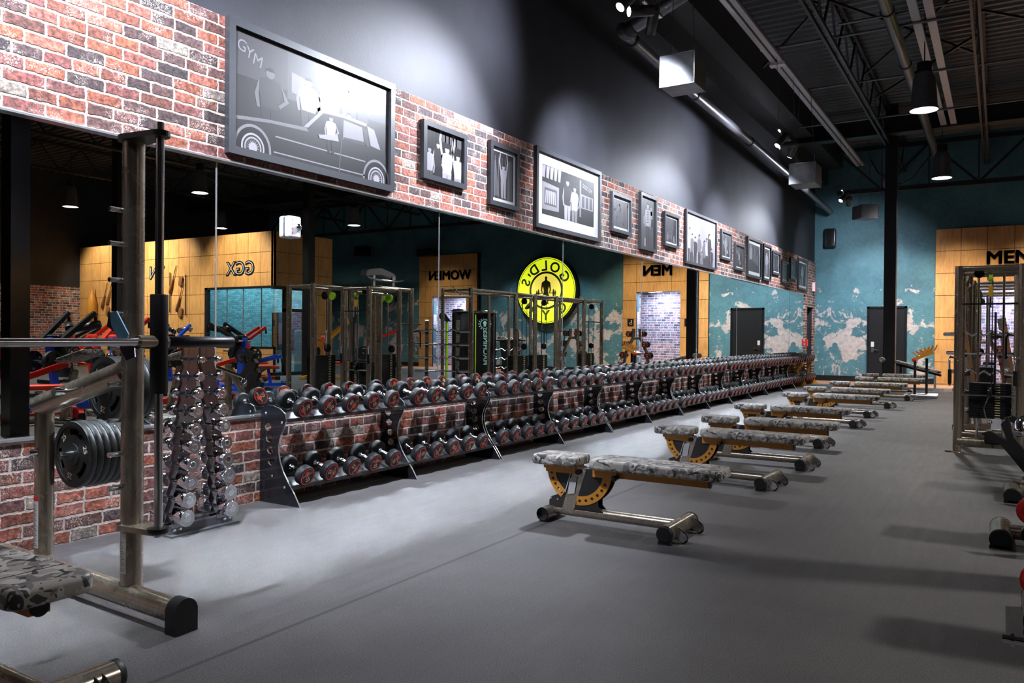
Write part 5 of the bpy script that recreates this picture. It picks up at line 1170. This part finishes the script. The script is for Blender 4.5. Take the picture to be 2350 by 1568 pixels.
MB().pad((-.22, -.2, .1), (.22, .2, 1.78), M_BLK, .06, .03).build('shroud', t); MB().lathe([(.24, 0), (.25, .03), (.2, .07)], (0, 0, 1.78), (0, 0, 1), M_BRUSH, 24).build('cap', t)
MB().cyl((.35, -.1, 0), (.35, -.1, 1.6), .03, M_GREEN).prism([(-.1, 0), (.12, .02), (.2, .12), (.16, .2), (.05, .2)], M_BLKM, frame((.35, -.1, 1.55), (1, 0, 0), (0, 0, 1)), .04).build('arm', t)
# ================================================================== PLATE-LOADED MACHINES
def loaded_plates(t, M4, p, n, axis, where, s=1.0):
    for i in range(n):
        q = M4 @ Vector((p[0], p[1]+axis*(.03+.036*i), p[2])); o = bpy.data.objects.new('weight_plate', PLATE); COL.objects.link(o)
        rz = M4.to_euler().z + (pi if axis < 0 else 0)
        o.location = q; o.rotation_euler = (Matrix.Rotation(rz, 3, 'Z') @ Matrix.Rotation(.7*i, 3, 'Y')).to_euler(); o.scale = (s, 1, s)
        tag(o, 'black grip plate, %s from outside, %s' % (ORD[n-1-i], where), 'weight plate', 'plates loaded on the machines')
def machine(x, y, rz, fc, pc, label, where, kind=0, rot_arm=25, plates=2, roller=None, hang=True):
    t = thing('plate_loaded_machine', label, 'weight machine', (x, y, 0), rz)
    M4 = Matrix.Translation((x, y, 0)) @ Matrix.Rotation(rz, 4, 'Z')
    MB().bar((-.7, 0, .05), (.75, 0, .05), .09, .07, fc).build('base_rail', t)
    for xx, w in ((-.7, .36), (.72, .42)): MB().bar((xx, -w, .05), (xx, w, .05), .09, .08, fc).build('cross_foot', t)
    for s in (-1, 1): MB().box((-.76, s*.36-.04, 0), (-.64, s*.36+.04, .1), M_RUB).build('rubber_foot', t)
    MB().bar((.15, 0, .06), (.32, 0, 1.15), .10, .08, fc, up=(0, 1, 0)).bar((-.35, 0, .06), (-.30, 0, .42), .07, .07, fc, up=(0, 1, 0)).build('main_upright', t)
    MB().pad((-.55, -.17, .42), (-.05, .17, .49), pc, .05, .02).build('seat_pad', t)
    MB().pad((-.36, -.15, -.035), (.36, .15, .035), pc, .05, .02, Matrix.Translation((.12, 0, .86)) @ Matrix.Rotation(rad(-72), 4, 'Y')).build('back_pad', t)
    for s in (-1, 1):
        a = rad(rot_arm); p0 = (.30, s*.22, 1.08); p1 = (.30-.75*cos(a), s*.30, 1.08+.75*sin(a))
        if kind == 1: p0 = (.1, s*.28, .55); p1 = (-.55, s*.38, .55+.5*sin(a))
        if kind == 2: p0 = (.35, s*.22, .9); p1 = (-.45, s*.16, .9+.9*sin(a))
        ar = MB().bar(p0, p1, .065, .07, fc if kind != 3 else pc).build('lever_arm', t)
        MB().cyl((p1[0], p1[1]-.0, p1[2]), (p1[0]-.02, p1[1], p1[2]-.18), .018, M_BRUSH, seg=10).cyl((p1[0]-.01, p1[1], p1[2]-.06), (p1[0]-.02, p1[1], p1[2]-.18), .024, M_BLKM, seg=12).build('handle', ar)
        MB().cyl((.42, s*.05, .78), (.42, s*.42, .78), .025, M_BRUSH, seg=12).build('plate_horn', t)
        if plates: loaded_plates(t, M4, (.42, s*.16, .78), plates, s, '%s horn of %s' % (('near', 'far')[s > 0], where))
    MB().cyl((.30, -.24, 1.08), (.30, .24, 1.08), .03, M_BRUSH).build('pivot_shaft', t)
    if roller:
        for s in (-1, 1): MB().cyl((-.10, s*.06, 1.30), (-.34, s*.36, 1.18+.2), .065, roller, seg=18, bev=.012).build('roller_pad', t)
        MB().bar((.25, 0, 1.0), (-.12, 0, 1.3), .06, .06, M_BLKM).build('roller_arm', t)
    return t
machine(5.4, 12.6, rad(-55), M_BLUE, M_REDL, 'blue plate machine with red pads, centre of the mirror left of the cable towers', 'the blue machine with red pads', 1, 20, 2)
machine(4.5, 11.2, rad(160), M_BLUE, M_BLKM, 'blue frame with black arms and roller pads, in the mirror right of the long bar', 'the blue black-roller machine', 3, 30, 1, M_BLKM)
machine(7.6, 14.2, rad(-80), M_RED, M_REDL, 'red chest machine before the studio window, in the mirror', 'the red machine at the studio window', 2, 35, 0)
machine(3.4, 7.1, rad(-100), M_BLUE, M_BLKM, 'blue machine with green-black roller pads, in the mirror left of the smith upright', 'the blue machine left of smith upright', 3, 40, 2, M_DARK)
machine(6.6, 9.6, rad(-95), M_RED, M_REDL, 'red machine with two long raised red arms, in the mirror right of the guide rod', 'the red machine with raised arms', 2, 42, 1)
machine(2.3, 5.9, rad(-60), M_RED, M_REDL, 'red and black plate machine behind the smith bar, in the mirror', 'the red machine behind the smith bar', 1, 30, 2)
machine(6.3, 16.0, rad(-30), M_YEL, M_REDL, 'yellow lever machine with crossed arms behind the cable towers, in the mirror', 'the yellow lever machine', 2, 50, 1)
machine(9.3, 13.2, rad(-120), M_BLUE, M_BLKM, 'blue machine in front of the wooden wall, left of the studio window in the mirror', 'the blue machine by the wooden wall', 0, 30, 1, M_BRUSH)
machine(4.0, 15.4, rad(-40), M_RED, M_BLKM, 'red machine with black pad between the cable towers and the teal wall', 'the red machine behind the towers', 0, 20, 1)
machine(6.2, 7.4, rad(-70), M_BLKM, M_BLKM, 'black incline machine near the big black column in the mirror', 'the black incline machine', 0, 20, 2)
machine(3.2, 9.4, rad(-75), M_RED, M_BLKM, 'red machine with black pads low in the mirror, right of the guide rod', 'the low red machine', 1, 25, 2)
machine(4.7, 8.9, rad(-110), M_BLUE, M_REDL, 'blue machine with red pads in the mirror just right of the smith upright', 'the blue red-padded machine', 3, 35, 1)
machine(9.9, 11.0, rad(-90), M_BLKM, M_REDL, 'black machine with red pads far in the mirror near the dark column', 'the black red-padded machine', 2, 30, 2)
# machines whose ends reach into the right edge of the picture
def row_machine(x, y, label, hx, red):
    t = thing('t_bar_row_machine', label, 'weight machine', (x, y, 0))
    M4 = Matrix.Translation((x, y, 0))
    f = MB().cyl((0, -.19, .055), (0, .19, .055), .062, M_STEEL, seg=20).build('front_foot', t)
    for s in (-1, 1): MB().lathe([(.063, 0), (.063, .015), (.055, .02)], (0, s*.185, .055), (0, s, 0), M_RUB, 20).box((-.06, s*.185-.02, 0), (.06, s*.185+.02, .02), M_RUB).build('end_cap', f)
    MB().cyl((.05, 0, .07), (1.5, 0, .09), .045, M_STEEL).build('base_beam', t)
    MB().bar((1.0, 0, .1), (.75, 0, .75), .08, .06, M_STEEL).build('upright', t)
    MB().pad((-.32, -.16, -.03), (.32, .16, .04), M_CAMO, .06, .02, Matrix.Translation((.62, 0, .93)) @ Matrix.Rotation(rad(12), 4, 'Y')).build('chest_pad', t)
    MB().cyl((1.5, -.3, .07), (1.5, .3, .07), .05, M_STEEL).build('rear_foot', t)
    if red:
        MB().lathe([(.05, 0), (.08, .01), (.08, .03), (.05, .04)], (hx+.03, -.36, .27), (0, 1, 0), M_REDP, 18).build('red_cam', t)
        MB().lathe([(.055, 0), (.055, .05)], (hx+.03, -.38, .14), (0, 1, 0), M_BLK, 18).cyl((hx+.03, -.37, .16), (hx+.03, -.37, .34), .012, M_BRUSH).cyl((hx+.03, -.34, .2), (.6, -.1, .12), .02, M_STEEL).build('pulley_arm', t)
    return t
row_machine(.02, 5.75, 'row machine foot tube poking in at the right edge, nearer of the two', .12, True)
row_machine(.10, 7.35, 'row machine foot tube poking in at the right edge, farther of the two', .2, True)
row_machine(.16, 4.2, 'row machine nearest the camera at the right edge, mostly out of frame', -.03, True)
t = thing('floor_peg', 'small chrome storage peg reaching in at the right edge near the floor', 'storage peg', (.0, 3.37, 0))
MB().cyl((.02, 0, .17), (.5, 0, .17), .014, M_CHROME, seg=12).lathe([(.024, 0), (.024, .012)], (.045, 0, .17), (1, 0, 0), M_CHROME, 14).box((.45, -.15, 0), (.55, .15, .2), M_BLKM).build('peg_bar', t)
t = thing('olympic_bar_holder', 'black slotted uprights cradling a chrome barbell end at the right edge', 'barbell rack', (.12, 8.2, 0), rad(-8))
for i in range(4):
    q = Matrix.Translation((.10+.16*i, .12*i, .18+.14*i)) @ Matrix.Rotation(rad(-38), 4, 'Y')
    MB().prism([(-.06, -.28), (.06, -.28), (.06, .12), (.13, .28), (.05, .26), (0, .12), (-.06, .26), (-.13, .28), (-.06, .12)], M_DARK, q @ frame((0, 0, .12), (1, 0, 0), (0, 0, 1)), .07).build('slotted_holder', t)
MB().bar((.08, 0, .02), (.9, .3, .72), .08, .06, M_STEEL).bar((.1, -.2, .02), (.1, .4, .02), .06, .04, M_STEEL).bar((.9, .3, .02), (.9, .3, .75), .08, .08, M_STEEL).build('frame', t)
t = thing('barbell', 'chrome barbell with fat sleeve end resting in the black slotted holder', 'barbell', (.16, 7.97, .58), rad(-30))
MB().cyl((0, 0, 0), (.8, .25, .25), .025, M_CHROME, seg=14).build('shaft', t); MB().lathe([(.0, 0), (.03, .0), (.052, .02), (.055, .05), (.045, .12), (.028, .15)], (.02, -.06, -.14), (-.05, .35, 1), M_CHROME, 20).build('sleeve', t)
# ---------------------------------------------------------------- tools hung on the wooden wall
def hung(x, z, mk, label, nm='hanging_club', cat='exercise tool', g='tools hung on the wooden wall'):
    mb = MB(); mk(mb); o = mb.build(nm, loc=(x, SY-.035, z)); tag(o, label, cat, g)
M_TAN = plain('oiled_wood', (.22, .09, .03), .4)
club = lambda mb: mb.lathe([(.012, -.5), (.014, -.1), (.03, .05), (.055, .25), (.05, .42), (.02, .46)], (0, 0, 0), (.35, 0, -1), M_TAN, 12)
rod_ = lambda mb: mb.cyl((0, 0, -.8), (0, 0, .5), .016, M_BLKM, seg=8)
pad_ = lambda mb: mb.pad((-.09, -.16, 0), (.09, .16, .04), M_TAN, .06, .015, frame((0, .02, 0), (1, 0, .2), (-.2, 0, 1)))
for i, (x, z, f_, lb) in enumerate(((13.0, 2.9, pad_, 'brown curved paddle hung on the wooden wall, nearest the GGX letters'), (12.75, 2.6, rod_, 'long thin black rod hung on the wooden wall'), (13.05, 2.35, club, 'brown club hung on the wooden wall below the curved paddle'),
        (13.0, 1.9, pad_, 'low brown paddle on the wooden wall above the red arms'), (13.55, 2.7, rod_, 'thin dark stick pair on the wooden wall'), (13.4, 2.95, club, 'small club at the top of the tool display'),
        (14.2, 2.4, pad_, 'dark oval paddle behind the guide rod'), (15.7, 2.45, club, 'dark round paddle right of the dark column'), (16.0, 2.6, rod_, 'thin spoon-shaped rod beside the dark column'), (16.9, 2.6, club, 'small brown club pair left of the dark column'), (17.2, 2.5, club, 'small brown hook left of the dark column'), (17.0, 2.0, pad_, 'low small brown bracket left of the dark column'))):
    hung(x, z, f_, lb)
hung(17.75, 2.1, lambda mb: mb.lathe([(.02, -.2), (.14, -.1), (.17, .2), (.15, .55), (.10, .75), (.03, .95), (.015, 1.15)], (0, -.12, -.35), (0, 0, 1), M_ORANGE, 16), 'long orange tapered bag hung on the wooden wall', 'hanging_bag', 'bag')
